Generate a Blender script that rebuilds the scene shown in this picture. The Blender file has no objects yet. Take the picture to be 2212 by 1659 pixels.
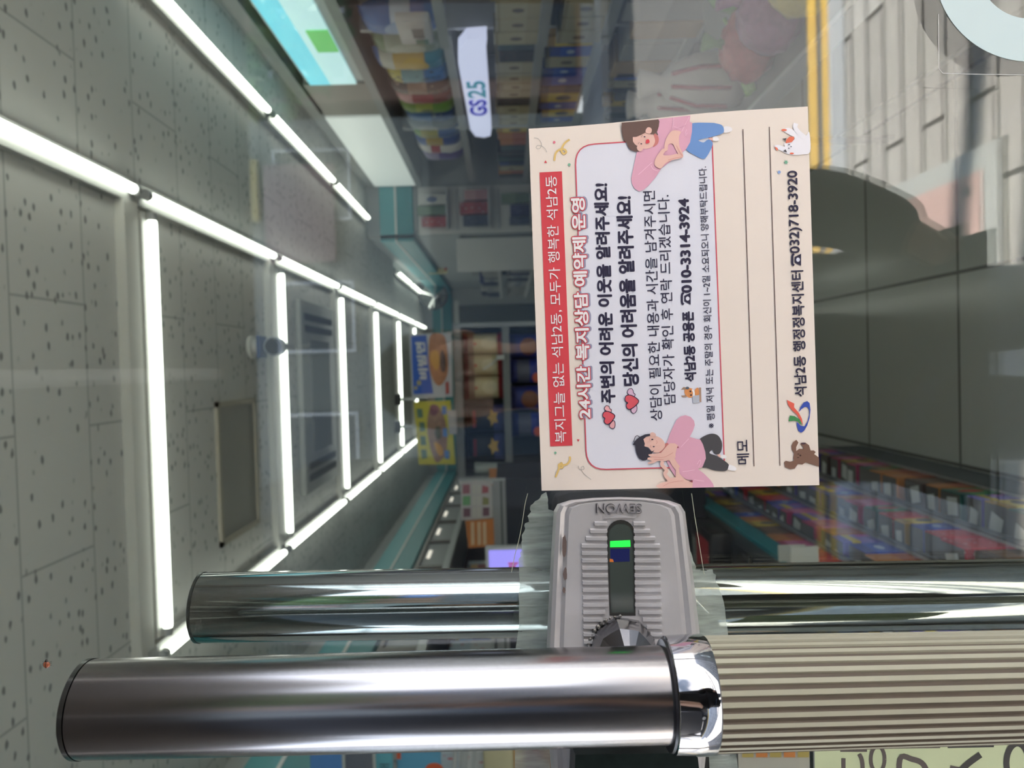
import bpy, bmesh, math, random
from mathutils import Vector, Matrix
random.seed(7)
SC = bpy.context.scene
COL = SC.collection
PI = math.pi

# ------------------------------------------------------------------ camera
F = 1661.0
CAMZ = 1.41
CAM = Vector((0, 0, CAMZ))
_x = Vector((-0.028, -0.0084, -1)).normalized()
_y = Vector((1, 0.0238, -0.028)); _y = (_y - _x * _y.dot(_x)).normalized()
_z = _x.cross(_y)
cd = bpy.data.cameras.new('camera'); cam = bpy.data.objects.new('camera', cd); COL.objects.link(cam)
mw = Matrix.Identity(4)
for r in range(3):
    mw[r][0], mw[r][1], mw[r][2], mw[r][3] = _x[r], _y[r], _z[r], CAM[r]
cam.matrix_world = mw
cd.sensor_width = 36; cd.lens = 36 * F / 2212; cd.clip_start = 0.02; cd.clip_end = 200
cd.dof.use_dof = True; cd.dof.focus_distance = 0.472; cd.dof.aperture_fstop = 11.0
SC.camera = cam

# ------------------------------------------------------------------ view, world, sun
SC.view_settings.view_transform = 'Standard'; SC.view_settings.look = 'None'
SC.view_settings.gamma = 1; SC.view_settings.use_curve_mapping = False
SC.view_settings.exposure = 0.35
SC.cycles.max_bounces = 8; SC.cycles.transparent_max_bounces = 24; SC.cycles.sample_clamp_indirect = 6
SKY = 5.3
SUN = 27.0
LED = 3.9
W = bpy.data.worlds.new('sky'); SC.world = W; W.use_nodes = True
nt = W.node_tree; nt.nodes.clear()
bg = nt.nodes.new('ShaderNodeBackground'); wo = nt.nodes.new('ShaderNodeOutputWorld')
geo = nt.nodes.new('ShaderNodeTexCoord'); sep = nt.nodes.new('ShaderNodeSeparateXYZ'); rmp = nt.nodes.new('ShaderNodeValToRGB')
noi = nt.nodes.new('ShaderNodeTexNoise'); noi.inputs['Scale'].default_value = 3.0; noi.inputs['Detail'].default_value = 5
mxw = nt.nodes.new('ShaderNodeMixRGB'); nr = nt.nodes.new('ShaderNodeValToRGB')
nt.links.new(geo.outputs['Generated'], sep.inputs[0]); nt.links.new(sep.outputs['Z'], rmp.inputs[0])
nt.links.new(geo.outputs['Generated'], noi.inputs['Vector']); nt.links.new(noi.outputs['Fac'], nr.inputs[0])
rmp.color_ramp.elements[0].position = 0.0; rmp.color_ramp.elements[0].color = (0.80, 0.86, 0.92, 1)
rmp.color_ramp.elements[1].position = 0.7; rmp.color_ramp.elements[1].color = (0.36, 0.55, 0.90, 1)
nr.color_ramp.elements[0].position = 0.5; nr.color_ramp.elements[1].position = 0.72
mxw.inputs['Color2'].default_value = (0.95, 0.96, 1.0, 1)
nt.links.new(nr.outputs[0], mxw.inputs['Fac']); nt.links.new(rmp.outputs[0], mxw.inputs['Color1'])
nt.links.new(mxw.outputs[0], bg.inputs['Color']); bg.inputs['Strength'].default_value = SKY
nt.links.new(bg.outputs[0], wo.inputs[0])
sd = bpy.data.lights.new('sun', 'SUN'); so = bpy.data.objects.new('sun', sd); COL.objects.link(so)
sd.energy = SUN; sd.angle = math.radians(0.6); sd.color = (1.0, 0.965, 0.91)
so.rotation_euler = Vector((0.35, 0.62, -1.15)).to_track_quat('-Z', 'Y').to_euler()   # comes over the street towards the shop

# ------------------------------------------------------------------ materials
MATS = {}
def lin(c):
    return tuple(((v / 255) / 12.92 if v / 255 <= 0.04045 else ((v / 255 + 0.055) / 1.055) ** 2.4) for v in c)
def M(name, rgb, rough=0.5, metal=0.0, emit=0.0, srgb=True, spec=0.5, coat=0.0, noise=0.0, nscale=8.0, bump=0.0, aniso=None):
    if name in MATS: return MATS[name]
    m = bpy.data.materials.new(name); m.use_nodes = True; n = m.node_tree
    p = n.nodes['Principled BSDF']
    c = lin(rgb) if srgb else rgb
    p.inputs['Base Color'].default_value = (*c, 1)
    p.inputs['Roughness'].default_value = rough; p.inputs['Metallic'].default_value = metal
    p.inputs['Specular IOR Level'].default_value = spec
    if coat: p.inputs['Coat Weight'].default_value = coat; p.inputs['Coat Roughness'].default_value = 0.1
    if emit:
        p.inputs['Emission Color'].default_value = (*c, 1); p.inputs['Emission Strength'].default_value = emit
    if noise or bump:
        tc = n.nodes.new('ShaderNodeTexCoord'); nz = n.nodes.new('ShaderNodeTexNoise')
        nz.inputs['Scale'].default_value = nscale; nz.inputs['Detail'].default_value = 5
        n.links.new(tc.outputs['Object'], nz.inputs['Vector'])
        if noise:
            mx = n.nodes.new('ShaderNodeMixRGB'); mx.blend_type = 'MIX'
            mx.inputs['Color1'].default_value = (*[v * (1 - noise) for v in c], 1)
            mx.inputs['Color2'].default_value = (*[min(1, v * (1 + noise)) for v in c], 1)
            n.links.new(nz.outputs['Fac'], mx.inputs['Fac']); n.links.new(mx.outputs[0], p.inputs['Base Color'])
        if bump:
            b = n.nodes.new('ShaderNodeBump'); b.inputs['Strength'].default_value = bump; b.inputs['Distance'].default_value = 0.002
            n.links.new(nz.outputs['Fac'], b.inputs['Height']); n.links.new(b.outputs[0], p.inputs['Normal'])
    MATS[name] = m
    return m

def print_mat(name, stops, disc=None, rough=0.35, speck=None):
    """printed packaging: flat colour bands up the pack, an optional round picture and specks of print"""
    if name in MATS: return MATS[name]
    m = bpy.data.materials.new(name); m.use_nodes = True; n = m.node_tree; p = n.nodes['Principled BSDF']
    p.inputs['Roughness'].default_value = rough
    tc = n.nodes.new('ShaderNodeTexCoord'); sp = n.nodes.new('ShaderNodeSeparateXYZ'); cr = n.nodes.new('ShaderNodeValToRGB')
    n.links.new(tc.outputs['Generated'], sp.inputs[0]); n.links.new(sp.outputs['Z'], cr.inputs[0])
    cr.color_ramp.interpolation = 'CONSTANT'
    els = cr.color_ramp.elements
    while len(els) < len(stops): els.new(0.5)
    for e, (pos, c) in zip(els, stops):
        e.position = pos; e.color = (*lin(c), 1)
    out = cr.outputs[0]
    if speck:
        vo = n.nodes.new('ShaderNodeTexVoronoi'); vo.inputs['Scale'].default_value = speck[1]
        vr = n.nodes.new('ShaderNodeMath'); vr.operation = 'LESS_THAN'; vr.inputs[1].default_value = speck[2]
        n.links.new(tc.outputs['Generated'], vo.inputs['Vector']); n.links.new(vo.outputs['Distance'], vr.inputs[0])
        mx = n.nodes.new('ShaderNodeMixRGB'); mx.inputs['Color2'].default_value = (*lin(speck[0]), 1)
        n.links.new(vr.outputs[0], mx.inputs['Fac']); n.links.new(out, mx.inputs['Color1']); out = mx.outputs[0]
    if disc:
        c, cx, cz, rx, rz = disc
        vm = n.nodes.new('ShaderNodeVectorMath'); vm.operation = 'SUBTRACT'; vm.inputs[1].default_value = (cx, 0, cz)
        vs = n.nodes.new('ShaderNodeVectorMath'); vs.operation = 'MULTIPLY'; vs.inputs[1].default_value = (1 / rx, 0, 1 / rz)
        vl = n.nodes.new('ShaderNodeVectorMath'); vl.operation = 'LENGTH'
        lt = n.nodes.new('ShaderNodeMath'); lt.operation = 'LESS_THAN'; lt.inputs[1].default_value = 1.0
        n.links.new(tc.outputs['Generated'], vm.inputs[0]); n.links.new(vm.outputs[0], vs.inputs[0]); n.links.new(vs.outputs[0], vl.inputs[0])
        n.links.new(vl.outputs['Value'], lt.inputs[0])
        mx = n.nodes.new('ShaderNodeMixRGB'); mx.inputs['Color2'].default_value = (*lin(c), 1)
        n.links.new(lt.outputs[0], mx.inputs['Fac']); n.links.new(out, mx.inputs['Color1']); out = mx.outputs[0]
    n.links.new(out, p.inputs['Base Color'])
    MATS[name] = m
    return m

def film_mat(name, rgb, alpha, rough=0.5, noise=None):
    if name in MATS: return MATS[name]
    m = bpy.data.materials.new(name); m.use_nodes = True; n = m.node_tree
    p = n.nodes['Principled BSDF']; out = n.nodes['Material Output']
    p.inputs['Base Color'].default_value = (*lin(rgb), 1); p.inputs['Roughness'].default_value = rough
    tr = n.nodes.new('ShaderNodeBsdfTransparent'); mx = n.nodes.new('ShaderNodeMixShader'); mx.inputs[0].default_value = alpha
    n.links.new(tr.outputs[0], mx.inputs[1]); n.links.new(p.outputs[0], mx.inputs[2]); n.links.new(mx.outputs[0], out.inputs[0])
    if noise:
        tc = n.nodes.new('ShaderNodeTexCoord'); mp = n.nodes.new('ShaderNodeMapping'); mp.inputs['Scale'].default_value = noise[1]
        nz = n.nodes.new('ShaderNodeTexNoise'); nz.inputs['Scale'].default_value = 1.0; nz.inputs['Detail'].default_value = 6
        mr = n.nodes.new('ShaderNodeMapRange'); mr.inputs[1].default_value = 0.3; mr.inputs[2].default_value = 0.7
        mr.inputs[3].default_value = max(0, alpha - noise[0]); mr.inputs[4].default_value = min(1, alpha + noise[0])
        n.links.new(tc.outputs['Object'], mp.inputs[0]); n.links.new(mp.outputs[0], nz.inputs['Vector'])
        n.links.new(nz.outputs['Fac'], mr.inputs[0]); n.links.new(mr.outputs[0], mx.inputs[0])
    MATS[name] = m
    return m

def glass_mat():
    m = bpy.data.materials.new('door_glass'); m.use_nodes = True; n = m.node_tree; n.nodes.clear()
    out = n.nodes.new('ShaderNodeOutputMaterial'); tr = n.nodes.new('ShaderNodeBsdfTransparent'); gl = n.nodes.new('ShaderNodeBsdfGlossy')
    gl.inputs['Roughness'].default_value = 0.0; tr.inputs[0].default_value = (0.95, 0.97, 0.955, 1)
    mx = n.nodes.new('ShaderNodeMixShader'); g = n.nodes.new('ShaderNodeNewGeometry')
    d = n.nodes.new('ShaderNodeVectorMath'); d.operation = 'DOT_PRODUCT'
    n.links.new(g.outputs['Normal'], d.inputs[0]); n.links.new(g.outputs['Incoming'], d.inputs[1])
    ab = n.nodes.new('ShaderNodeMath'); ab.operation = 'ABSOLUTE'; n.links.new(d.outputs['Value'], ab.inputs[0])
    om = n.nodes.new('ShaderNodeMath'); om.operation = 'SUBTRACT'; om.inputs[0].default_value = 1; n.links.new(ab.outputs[0], om.inputs[1])
    pw = n.nodes.new('ShaderNodeMath'); pw.operation = 'POWER'; pw.inputs[1].default_value = 5; n.links.new(om.outputs[0], pw.inputs[0])
    ml = n.nodes.new('ShaderNodeMath'); ml.operation = 'MULTIPLY_ADD'; ml.inputs[1].default_value = 0.935; ml.inputs[2].default_value = 0.065
    n.links.new(pw.outputs[0], ml.inputs[0]); n.links.new(ml.outputs[0], mx.inputs[0])
    n.links.new(tr.outputs[0], mx.inputs[1]); n.links.new(gl.outputs[0], mx.inputs[2]); n.links.new(mx.outputs[0], out.inputs[0])
    return m

# ------------------------------------------------------------------ object helpers
LABELS = {}
def tag(o, label=None, cat=None, group=None, kind=None):
    if label:
        o['label'] = label
        if label in LABELS: print('DUPLICATE LABEL', label)
        LABELS[label] = o.name
    if cat: o['category'] = cat
    if group: o['group'] = group
    if kind: o['kind'] = kind
    return o
def empty(name, loc, label=None, cat=None, group=None, rz=0.0):
    o = bpy.data.objects.new(name, None); COL.objects.link(o); o.location = loc; o.rotation_euler = (0, 0, rz); o.empty_display_size = 0.05
    tag(o, label, cat, group); return o
def link_mesh(name, me, mats, parent=None, smooth=None):
    for m in (mats if isinstance(mats, (list, tuple)) else [mats]): me.materials.append(m)
    o = bpy.data.objects.new(name, me); COL.objects.link(o)
    if smooth is not None:
        me.polygons.foreach_set('use_smooth', [True] * len(me.polygons))
        if smooth < 3.1: me.set_sharp_from_angle(angle=smooth)
    if parent is not None: rel(o, parent)
    return o
def pmat(p):
    m = Matrix.Translation(p.location) @ p.rotation_euler.to_matrix().to_4x4()
    return pmat(p.parent) @ p.matrix_parent_inverse @ m if p.parent else m
def rel(o, parent):
    """vertices are written in world coordinates: keep them where they are under the parent"""
    o.parent = parent; o.matrix_parent_inverse = pmat(parent).inverted()
def mk(name, verts, faces, mats, parent=None, smooth=None, fm=None):
    me = bpy.data.meshes.new(name); me.from_pydata([tuple(v) for v in verts], [], faces); me.update()
    o = link_mesh(name, me, mats, parent, smooth)
    if fm: me.polygons.foreach_set('material_index', fm)
    return o
class G:
    """collects geometry for ONE mesh"""
    def __init__(s): s.v = []; s.f = []; s.m = []
    def add(s, v, f, mi=0):
        b = len(s.v); s.v += [Vector(p) for p in v]; s.f += [[i + b for i in q] for q in f]; s.m += [mi] * len(f); return s
    def box(s, x0, x1, y0, y1, z0, z1, mi=0):
        v = [(x, y, z) for z in (z0, z1) for y in (y0, y1) for x in (x0, x1)]
        return s.add(v, [[0, 2, 3, 1], [4, 5, 7, 6], [0, 1, 5, 4], [2, 6, 7, 3], [0, 4, 6, 2], [1, 3, 7, 5]], mi)
    def tube(s, pts, r, n=12, mi=0, caps=True, close=False):
        pts = [Vector(p) for p in pts]; rings = []
        rs = r if isinstance(r, (list, tuple)) else [r] * len(pts)
        up = None
        for i, p in enumerate(pts):
            a = pts[max(0, i - 1)]; b = pts[min(len(pts) - 1, i + 1)]; t = (b - a).normalized()
            if up is None:
                up = t.cross(Vector((0.31, 0.87, 0.39))).normalized()
            up = (up - t * up.dot(t)).normalized(); w = t.cross(up)
            rings.append([p + (up * math.cos(k * 2 * PI / n) + w * math.sin(k * 2 * PI / n)) * rs[i] for k in range(n)])
        v = [q for r_ in rings for q in r_]; f = []
        for i in range(len(pts) - 1):
            for k in range(n):
                f.append([i * n + k, i * n + (k + 1) % n, (i + 1) * n + (k + 1) % n, (i + 1) * n + k])
        if caps: f.append(list(range(n))[::-1]); f.append([(len(pts) - 1) * n + k for k in range(n)])
        return s.add(v, f, mi)
    def lathe(s, prof, n=32, mi=0, at=(0, 0, 0)):
        """profile (r, z) turned about z"""
        v = []; f = []; at = Vector(at)
        for r, z in prof:
            for k in range(n):
                v.append(at + Vector((r * math.cos(2 * PI * k / n), r * math.sin(2 * PI * k / n), z)))
        for i in range(len(prof) - 1):
            for k in range(n):
                f.append([i * n + k, i * n + (k + 1) % n, (i + 1) * n + (k + 1) % n, (i + 1) * n + k])
        f.append(list(range(n))[::-1]); f.append([(len(prof) - 1) * n + k for k in range(n)])
        return s.add(v, f, mi)
    def ball(s, c, r, sc=(1, 1, 1), nu=14, nv=9, mi=0, jit=0.0, rnd=None):
        v = []; f = []; c = Vector(c)
        for j in range(nv + 1):
            th = PI * j / nv
            for i in range(nu):
                ph = 2 * PI * i / nu; q = 1 + (rnd.uniform(-jit, jit) if rnd and 0 < j < nv else 0)
                v.append(c + Vector((math.sin(th) * math.cos(ph) * sc[0], math.sin(th) * math.sin(ph) * sc[1], math.cos(th) * sc[2])) * r * q)
        for j in range(nv):
            for i in range(nu):
                f.append([j * nu + i, (j + 1) * nu + i, (j + 1) * nu + (i + 1) % nu, j * nu + (i + 1) % nu])
        return s.add(v, f, mi)
    def build(s, name, mats, parent=None, smooth=None, bevel=0.0, seg=2):
        if bevel:
            bm = bmesh.new(); vs = [bm.verts.new(p) for p in s.v]
            for q, mi in zip(s.f, s.m):
                fc = bm.faces.new([vs[i] for i in q]); fc.material_index = mi
            bmesh.ops.bevel(bm, geom=list(bm.edges), offset=bevel, segments=seg, profile=0.5, affect='EDGES', clamp_overlap=True)
            me = bpy.data.meshes.new(name); bm.to_mesh(me); bm.free()
            return link_mesh(name, me, mats, parent, smooth if smooth is not None else 0.7)
        o = mk(name, s.v, s.f, mats, parent, smooth, s.m)
        return o
def box(name, x0, x1, y0, y1, z0, z1, mat, parent=None, bevel=0.0):
    return G().box(min(x0, x1), max(x0, x1), min(y0, y1), max(y0, y1), min(z0, z1), max(z0, z1)).build(name, mat, parent, bevel=bevel)
ORD = ['first', 'second', 'third', 'fourth', 'fifth', 'sixth', 'seventh', 'eighth', 'ninth', 'tenth', 'eleventh', 'twelfth', 'thirteenth', 'fourteenth', 'fifteenth', 'sixteenth', 'seventeenth', 'eighteenth', 'nineteenth', 'twentieth']

# where a sight line of the photograph meets a vertical plane y = const (used to measure real positions)
def P(px, py, y):
    d = _x * ((px - 1106) / F) + _y * (-(py - 829.5) / F) - _z
    return CAM + d * (y / d.y)
GY = 0.475            # outer face of the door glass
EPS = 0.00012
def GP(px, py, layer=0): return P(px, py, GY - EPS * layer)

def spline(pts, n=6, closed=True):
    N = len(pts); out = []
    rng = range(N) if closed else range(N - 1)
    for i in rng:
        if closed: p0, p1, p2, p3 = pts[(i - 1) % N], pts[i], pts[(i + 1) % N], pts[(i + 2) % N]
        else: p0, p1, p2, p3 = pts[max(0, i - 1)], pts[i], pts[i + 1], pts[min(N - 1, i + 2)]
        for k in range(n):
            t = k / n
            out.append(tuple(0.5 * (2 * b + (c - a) * t + (2 * a - 5 * b + 4 * c - d) * t * t + (3 * b - a - 3 * c + d) * t ** 3) for a, b, c, d in zip(p0, p1, p2, p3)))
    if not closed: out.append(tuple(pts[-1]))
    return out
def flat(name, pts, layer, mat, parent, smooth=False, plane=None):
    """a flat printed shape lying on the glass plane"""
    pl = plane or GP
    pp = spline(pts, 5) if smooth else pts
    return mk(name, [pl(x, y, layer) for x, y in pp], [list(range(len(pp)))], mat, parent)
def strokes(name, lines, w, layer, mat, parent, smooth=True, plane=None):
    pl = plane or GP; g = G()
    for pts in lines:
        pp = [Vector(p) for p in (spline(pts, 5, False) if smooth and len(pts) > 2 else pts)]
        v = []
        for i, p in enumerate(pp):
            t = (pp[min(i + 1, len(pp) - 1)] - pp[max(i - 1, 0)]).normalized(); nn = Vector((-t.y, t.x)) * w / 2
            l_ = layer + .6 * i / len(pp); v += [pl(*(p + nn), l_), pl(*(p - nn), l_)]
        g.add(v, [[2 * i, 2 * i + 1, 2 * i + 3, 2 * i + 2] for i in range(len(pp) - 1)])
    return g.build(name, mat, parent)
def discs(name, cs, layer, mat, parent, n=16, plane=None):
    pl = plane or GP; g = G()
    for x, y, rx, ry in cs:
        g.add([pl(x + rx * math.cos(2 * PI * k / n), y + ry * math.sin(2 * PI * k / n), layer) for k in range(n)], [list(range(n))])
    return g.build(name, mat, parent)
def text2d(s, bold=0.0, res=4, extrude=0.0):
    c = bpy.data.curves.new('t', 'FONT'); c.body = s; c.offset = bold; c.resolution_u = res; c.extrude = extrude
    o = bpy.data.objects.new('t', c); COL.objects.link(o)
    me = bpy.data.meshes.new_from_object(o.evaluated_get(bpy.context.evaluated_depsgraph_get()))
    v = [tuple(q.co) for q in me.vertices]; f = [list(p.vertices) for p in me.polygons]
    bpy.data.objects.remove(o); bpy.data.curves.remove(c); bpy.data.meshes.remove(me)
    return v, f
def text(name, s, quad, layer, mat, parent, bold=0.0, plane=None, extrude=0.0, edepth=0.0, ybox=None):
    """quad = (start bottom, start top, end bottom) of the line on the photographed plane"""
    pl = plane or GP
    v, f = text2d(s, 0.0, extrude=extrude)
    x0 = min(p[0] for p in v); x1 = max(p[0] for p in v); y0 = min(p[1] for p in v); y1 = max(p[1] for p in v)
    A, B, C = (Vector(q) for q in quad); vv = []
    if bold > 0:          # heavier strokes: the outline swept round a small circle
        nb_ = 8 if bold < .05 else 14; v1, f1 = v, f; v, f = [], []
        lay_ = []
        for k in range(nb_ + 1):
            dx, dy = (bold * math.cos(2 * PI * k / nb_), bold * math.sin(2 * PI * k / nb_)) if k < nb_ else (0, 0)
            f += [[i + len(v) for i in q] for q in f1]; v += [(p[0] + dx, p[1] + dy, p[2]) for p in v1]; lay_ += [layer + .8 * k / nb_] * len(v1)
        vv = []
        for p, l_ in zip(v, lay_):
            q = A + (C - A) * ((p[0] - x0) / (x1 - x0)) + (B - A) * ((p[1] - y0) / (y1 - y0)); vv.append(pl(q.x, q.y, l_))
        return mk(name, vv, f, mat, parent)
    for p in v:
        q = A + (C - A) * ((p[0] - x0) / (x1 - x0)) + (B - A) * ((p[1] - y0) / (y1 - y0))
        w = pl(q.x, q.y, layer)
        if extrude: w = w + Vector((0, -1, 0)) * (edepth * (p[2] / extrude))
        vv.append(w)
    return mk(name, vv, f, mat, parent)

def text3d(name, s, origin, right, up, width, height, mat, parent, bold=0.0):
    """lettering on any flat face"""
    v, f = text2d(s, bold)
    x0 = min(p[0] for p in v); x1 = max(p[0] for p in v); y0 = min(p[1] for p in v); y1 = max(p[1] for p in v)
    o = Vector(origin); r = Vector(right).normalized(); u = Vector(up).normalized()
    return mk(name, [o + r * ((p[0] - x0) / (x1 - x0) * width) + u * ((p[1] - y0) / (y1 - y0) * height) for p in v], f, mat, parent)

# ================================================================== THE SETTING
X_L, X_R, X_J, Y_J, Y_B, Z_C = -1.40, 1.95, 1.03, 6.0, 10.1, 2.45
def struct(o): o['kind'] = 'structure'; return o
def node_mat(name):
    m = bpy.data.materials.new(name); m.use_nodes = True; MATS[name] = m; return m, m.node_tree, m.node_tree.nodes['Principled BSDF']
def brick(n, vec, w, h, mort, off, c1, c2, cm):
    b = n.nodes.new('ShaderNodeTexBrick'); b.offset = off; b.squash = 1
    b.inputs['Scale'].default_value = 1; b.inputs['Brick Width'].default_value = w; b.inputs['Row Height'].default_value = h
    b.inputs['Mortar Size'].default_value = mort; b.inputs['Mortar Smooth'].default_value = 0.1
    b.inputs['Color1'].default_value = (*lin(c1), 1); b.inputs['Color2'].default_value = (*lin(c2), 1); b.inputs['Mortar'].default_value = (*lin(cm), 1)
    n.links.new(vec, b.inputs['Vector']); return b
def mapped(n, loc=(0, 0, 0), sc=(1, 1, 1)):
    tc = n.nodes.new('ShaderNodeTexCoord'); mp = n.nodes.new('ShaderNodeMapping')
    mp.inputs['Location'].default_value = loc; mp.inputs['Scale'].default_value = sc
    n.links.new(tc.outputs['Object'], mp.inputs[0]); return mp.outputs[0]
# floor: grey 60 cm tiles
m_floor, n, p = node_mat('floor_tile')
b = brick(n, mapped(n, (-0.25 + 6, -2.38 + 6, 0)), 0.6, 0.6, 0.006, 0, (186, 185, 176), (192, 191, 182), (108, 106, 99))
n.links.new(b.outputs[0], p.inputs['Base Color']); p.inputs['Roughness'].default_value = 0.16
# ceiling: fissured acoustic tile
m_ceil, n, p = node_mat('ceiling_tile')
b = brick(n, mapped(n, (0.12, -1.83 + 6, 0)), 0.6, 0.29, 0.0035, 0.5, (205, 206, 203), (201, 202, 199), (172, 173, 171))
vo = n.nodes.new('ShaderNodeTexVoronoi'); n.links.new(mapped(n, (0, 0, 0), (21, 34, 1)), vo.inputs['Vector']); vo.inputs['Scale'].default_value = 1
wn = n.nodes.new('ShaderNodeTexNoise'); n.links.new(mapped(n), wn.inputs['Vector']); wn.inputs['Scale'].default_value = 90
ad = n.nodes.new('ShaderNodeMath'); ad.operation = 'MULTIPLY_ADD'; ad.inputs[1].default_value = 0.22
n.links.new(wn.outputs['Fac'], ad.inputs[0]); n.links.new(vo.outputs['Distance'], ad.inputs[2])
lt = n.nodes.new('ShaderNodeMapRange'); lt.inputs[1].default_value = 0.25; lt.inputs[2].default_value = 0.37; lt.inputs[3].default_value = 1; lt.inputs[4].default_value = 0
n.links.new(ad.outputs[0], lt.inputs[0])
mx = n.nodes.new('ShaderNodeMixRGB'); mx.inputs['Color2'].default_value = (*lin((132, 134, 133)), 1)
n.links.new(lt.outputs[0], mx.inputs['Fac']); n.links.new(b.outputs[0], mx.inputs['Color1']); n.links.new(mx.outputs[0], p.inputs['Base Color'])
p.inputs['Roughness'].default_value = 0.9
# sidewalk pavers
m_pave, n, p = node_mat('pavers')
b = brick(n, mapped(n, (0.03, 20 + 0.02, 0)), 0.78, 0.127, 0.009, 0.33, (206, 198, 186), (180, 173, 164), (82, 76, 70))
nz = n.nodes.new('ShaderNodeTexNoise'); nz.inputs['Scale'].default_value = 9; nz.inputs['Detail'].default_value = 6; n.links.new(mapped(n), nz.inputs['Vector'])
mr = n.nodes.new('ShaderNodeMapRange'); mr.inputs[3].default_value = 0.78; mr.inputs[4].default_value = 1.12; n.links.new(nz.outputs['Fac'], mr.inputs[0])
mx = n.nodes.new('ShaderNodeMixRGB'); mx.blend_type = 'MULTIPLY'; mx.inputs['Fac'].default_value = 1
n.links.new(b.outputs[0], mx.inputs['Color1']); n.links.new(mr.outputs[0], mx.inputs['Color2']); n.links.new(mx.outputs[0], p.inputs['Base Color'])
p.inputs['Roughness'].default_value = 0.85
m_white = M('white_paint', (214, 214, 210), 0.6)
m_gwall = M('pale_wall', (176, 178, 176), 0.7)
m_teal = M('teal_band', (38, 128, 134), 0.45); m_teal_l = M('light_teal_band', (86, 160, 166), 0.45)
m_alu = M('brushed_aluminium', (190, 190, 188), 0.35, 0.9)
m_grey = M('grey_metal', (150, 152, 152), 0.45, 0.2); m_dgrey = M('dark_grey', (74, 76, 78), 0.5)
m_lgrey = M('light_grey_metal', (190, 192, 192), 0.4, 0.2)
m_black = M('black_plastic', (22, 23, 26), 0.35)
m_navy = M('navy_dark', (26, 30, 44), 0.5)
struct(box('floor', X_L - .1, X_R, GY + .03, Y_B, -0.1, 0, m_floor))
struct(box('ceiling', X_L - .1, X_R, GY - .05, Y_B, Z_C, Z_C + .12, m_ceil))
struct(box('wall_left', X_L - .15, X_L, GY + .02, Y_B, 0, Z_C, m_gwall))
struct(box('wall_right', X_R, X_R + .15, GY + .02, Y_B, 0, Z_C, m_gwall))
struct(box('wall_back', X_L - .1, X_R, Y_B, Y_B + .15, 0, Z_C, m_gwall))
struct(box('wall_right_far', X_J, X_R, Y_J, Y_B, 0, Z_C, M('cool_wall', (170, 174, 174), 0.6)))
struct(box('door_1', X_L + .02, 1.9, GY, GY + .012, 0.0, Z_C - .02, glass_mat()))
struct(box('wall_front_left', -8, X_L - .0, GY - .02, GY + .2, 0, 4.2, M('facade_stone', (150, 146, 140), 0.7, noise=.15)))
struct(box('wall_front_right', 1.92, 8, GY - .02, GY + .2, 0, 4.2, MATS['facade_stone']))
struct(box('wall_front_above', X_L, 1.92, GY - .04, GY + .2, Z_C + .13, 4.2, MATS['facade_stone']))
def cornice(name, x0, x1, y0, y1):
    g = G()
    g.box(x0, x1, y0, y1, 2.23, 2.345, 0); g.box(x0 - .003, x1 + .003, y0 - .003, y1 + .003, 2.215, 2.23, 2); g.box(x0, x1, y0, y1, 2.09, 2.215, 1)
    return struct(g.build(name, [m_teal_l, m_teal, m_white]))
cornice('trim_1', X_L, X_L + .05, 0.6, Y_B)
cornice('trim_2', X_J - .03, 1.40, Y_J - .05, Y_J); cornice('trim_3', X_J - .05, X_J, Y_J - .05, Y_B)
cornice('trim_4', X_L + .06, X_J - .06, Y_B - .06, Y_B)
# street side
struct(box('sidewalk', -14, 14, -2.17, GY + .03, -0.12, 0.0, m_pave))
struct(box('curb', -14, 14, -2.32, -2.17, -0.2, 0.005, M('granite_curb', (205, 203, 198), 0.8, noise=.12, nscale=30)))
struct(box('road', -14, 14, -9.5, -2.325, -0.3, -0.1, M('asphalt', (104, 101, 98), 0.85, noise=.3, nscale=60)))
m_yel = M('road_yellow', (222, 178, 84), 0.7, noise=.15, nscale=40)
for yy in (-2.58, -2.74):
    o = box('road_yellow_line', -14, 14, yy - .05, yy + .05, -0.0999, -0.097, m_yel); struct(o)
struct(box('sidewalk_far', -14, 14, -12, -9.5, -0.3, 0.0, MATS['pavers']))

# ================================================================== CEILING LIGHTS
m_led = M('led_tube_glow', (252, 255, 244), 0.4, emit=LED); m_cap = M('lamp_cap', (168, 170, 170), 0.5)
m_bat = M('lamp_batten', (172, 173, 170), 0.5)
Z_L = CAMZ + 1.0
def led(a, b, label):
    a = Vector(a); b = Vector(b); d = (b - a).normalized(); s = Vector((-d.y, d.x, 0))
    t = empty('led_tube_light', (a + b) / 2, label, 'ceiling light', 'ceiling light tubes')
    G().tube([a + d * .02, a + d * .028, b - d * .028, b - d * .02], [.011, .0135, .0135, .011], 14).build('glowing_tube', m_led, t, smooth=1)
    for q, w in ((a, d), (b, -d)):
        G().tube([q, q + w * .022], .0150, 12).build('end_cap', m_cap, t, smooth=1)
    q = [a + s * .03, a - s * .03, b - s * .03, b + s * .03]
    g = G(); lo = [Vector((v.x, v.y, Z_L + .016)) for v in q]; hi = [Vector((v.x, v.y, Z_C)) for v in q]
    g.add(lo + hi, [[0, 1, 2, 3], [7, 6, 5, 4]] + [[i, (i + 1) % 4, (i + 1) % 4 + 4, i + 4][::-1] for i in range(4)])
    g.build('batten', m_bat, t)
    return t
ST = 1.27
for k in range(7):
    if k > 0 or True:
        y0 = 2.16 - ST + ST * k
        led((0.51, y0 + .02, Z_L), (0.51, y0 + ST - .02, Z_L), 'LED tube of the middle ceiling line along the aisle, %s from the door' % ORD[k])
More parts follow.
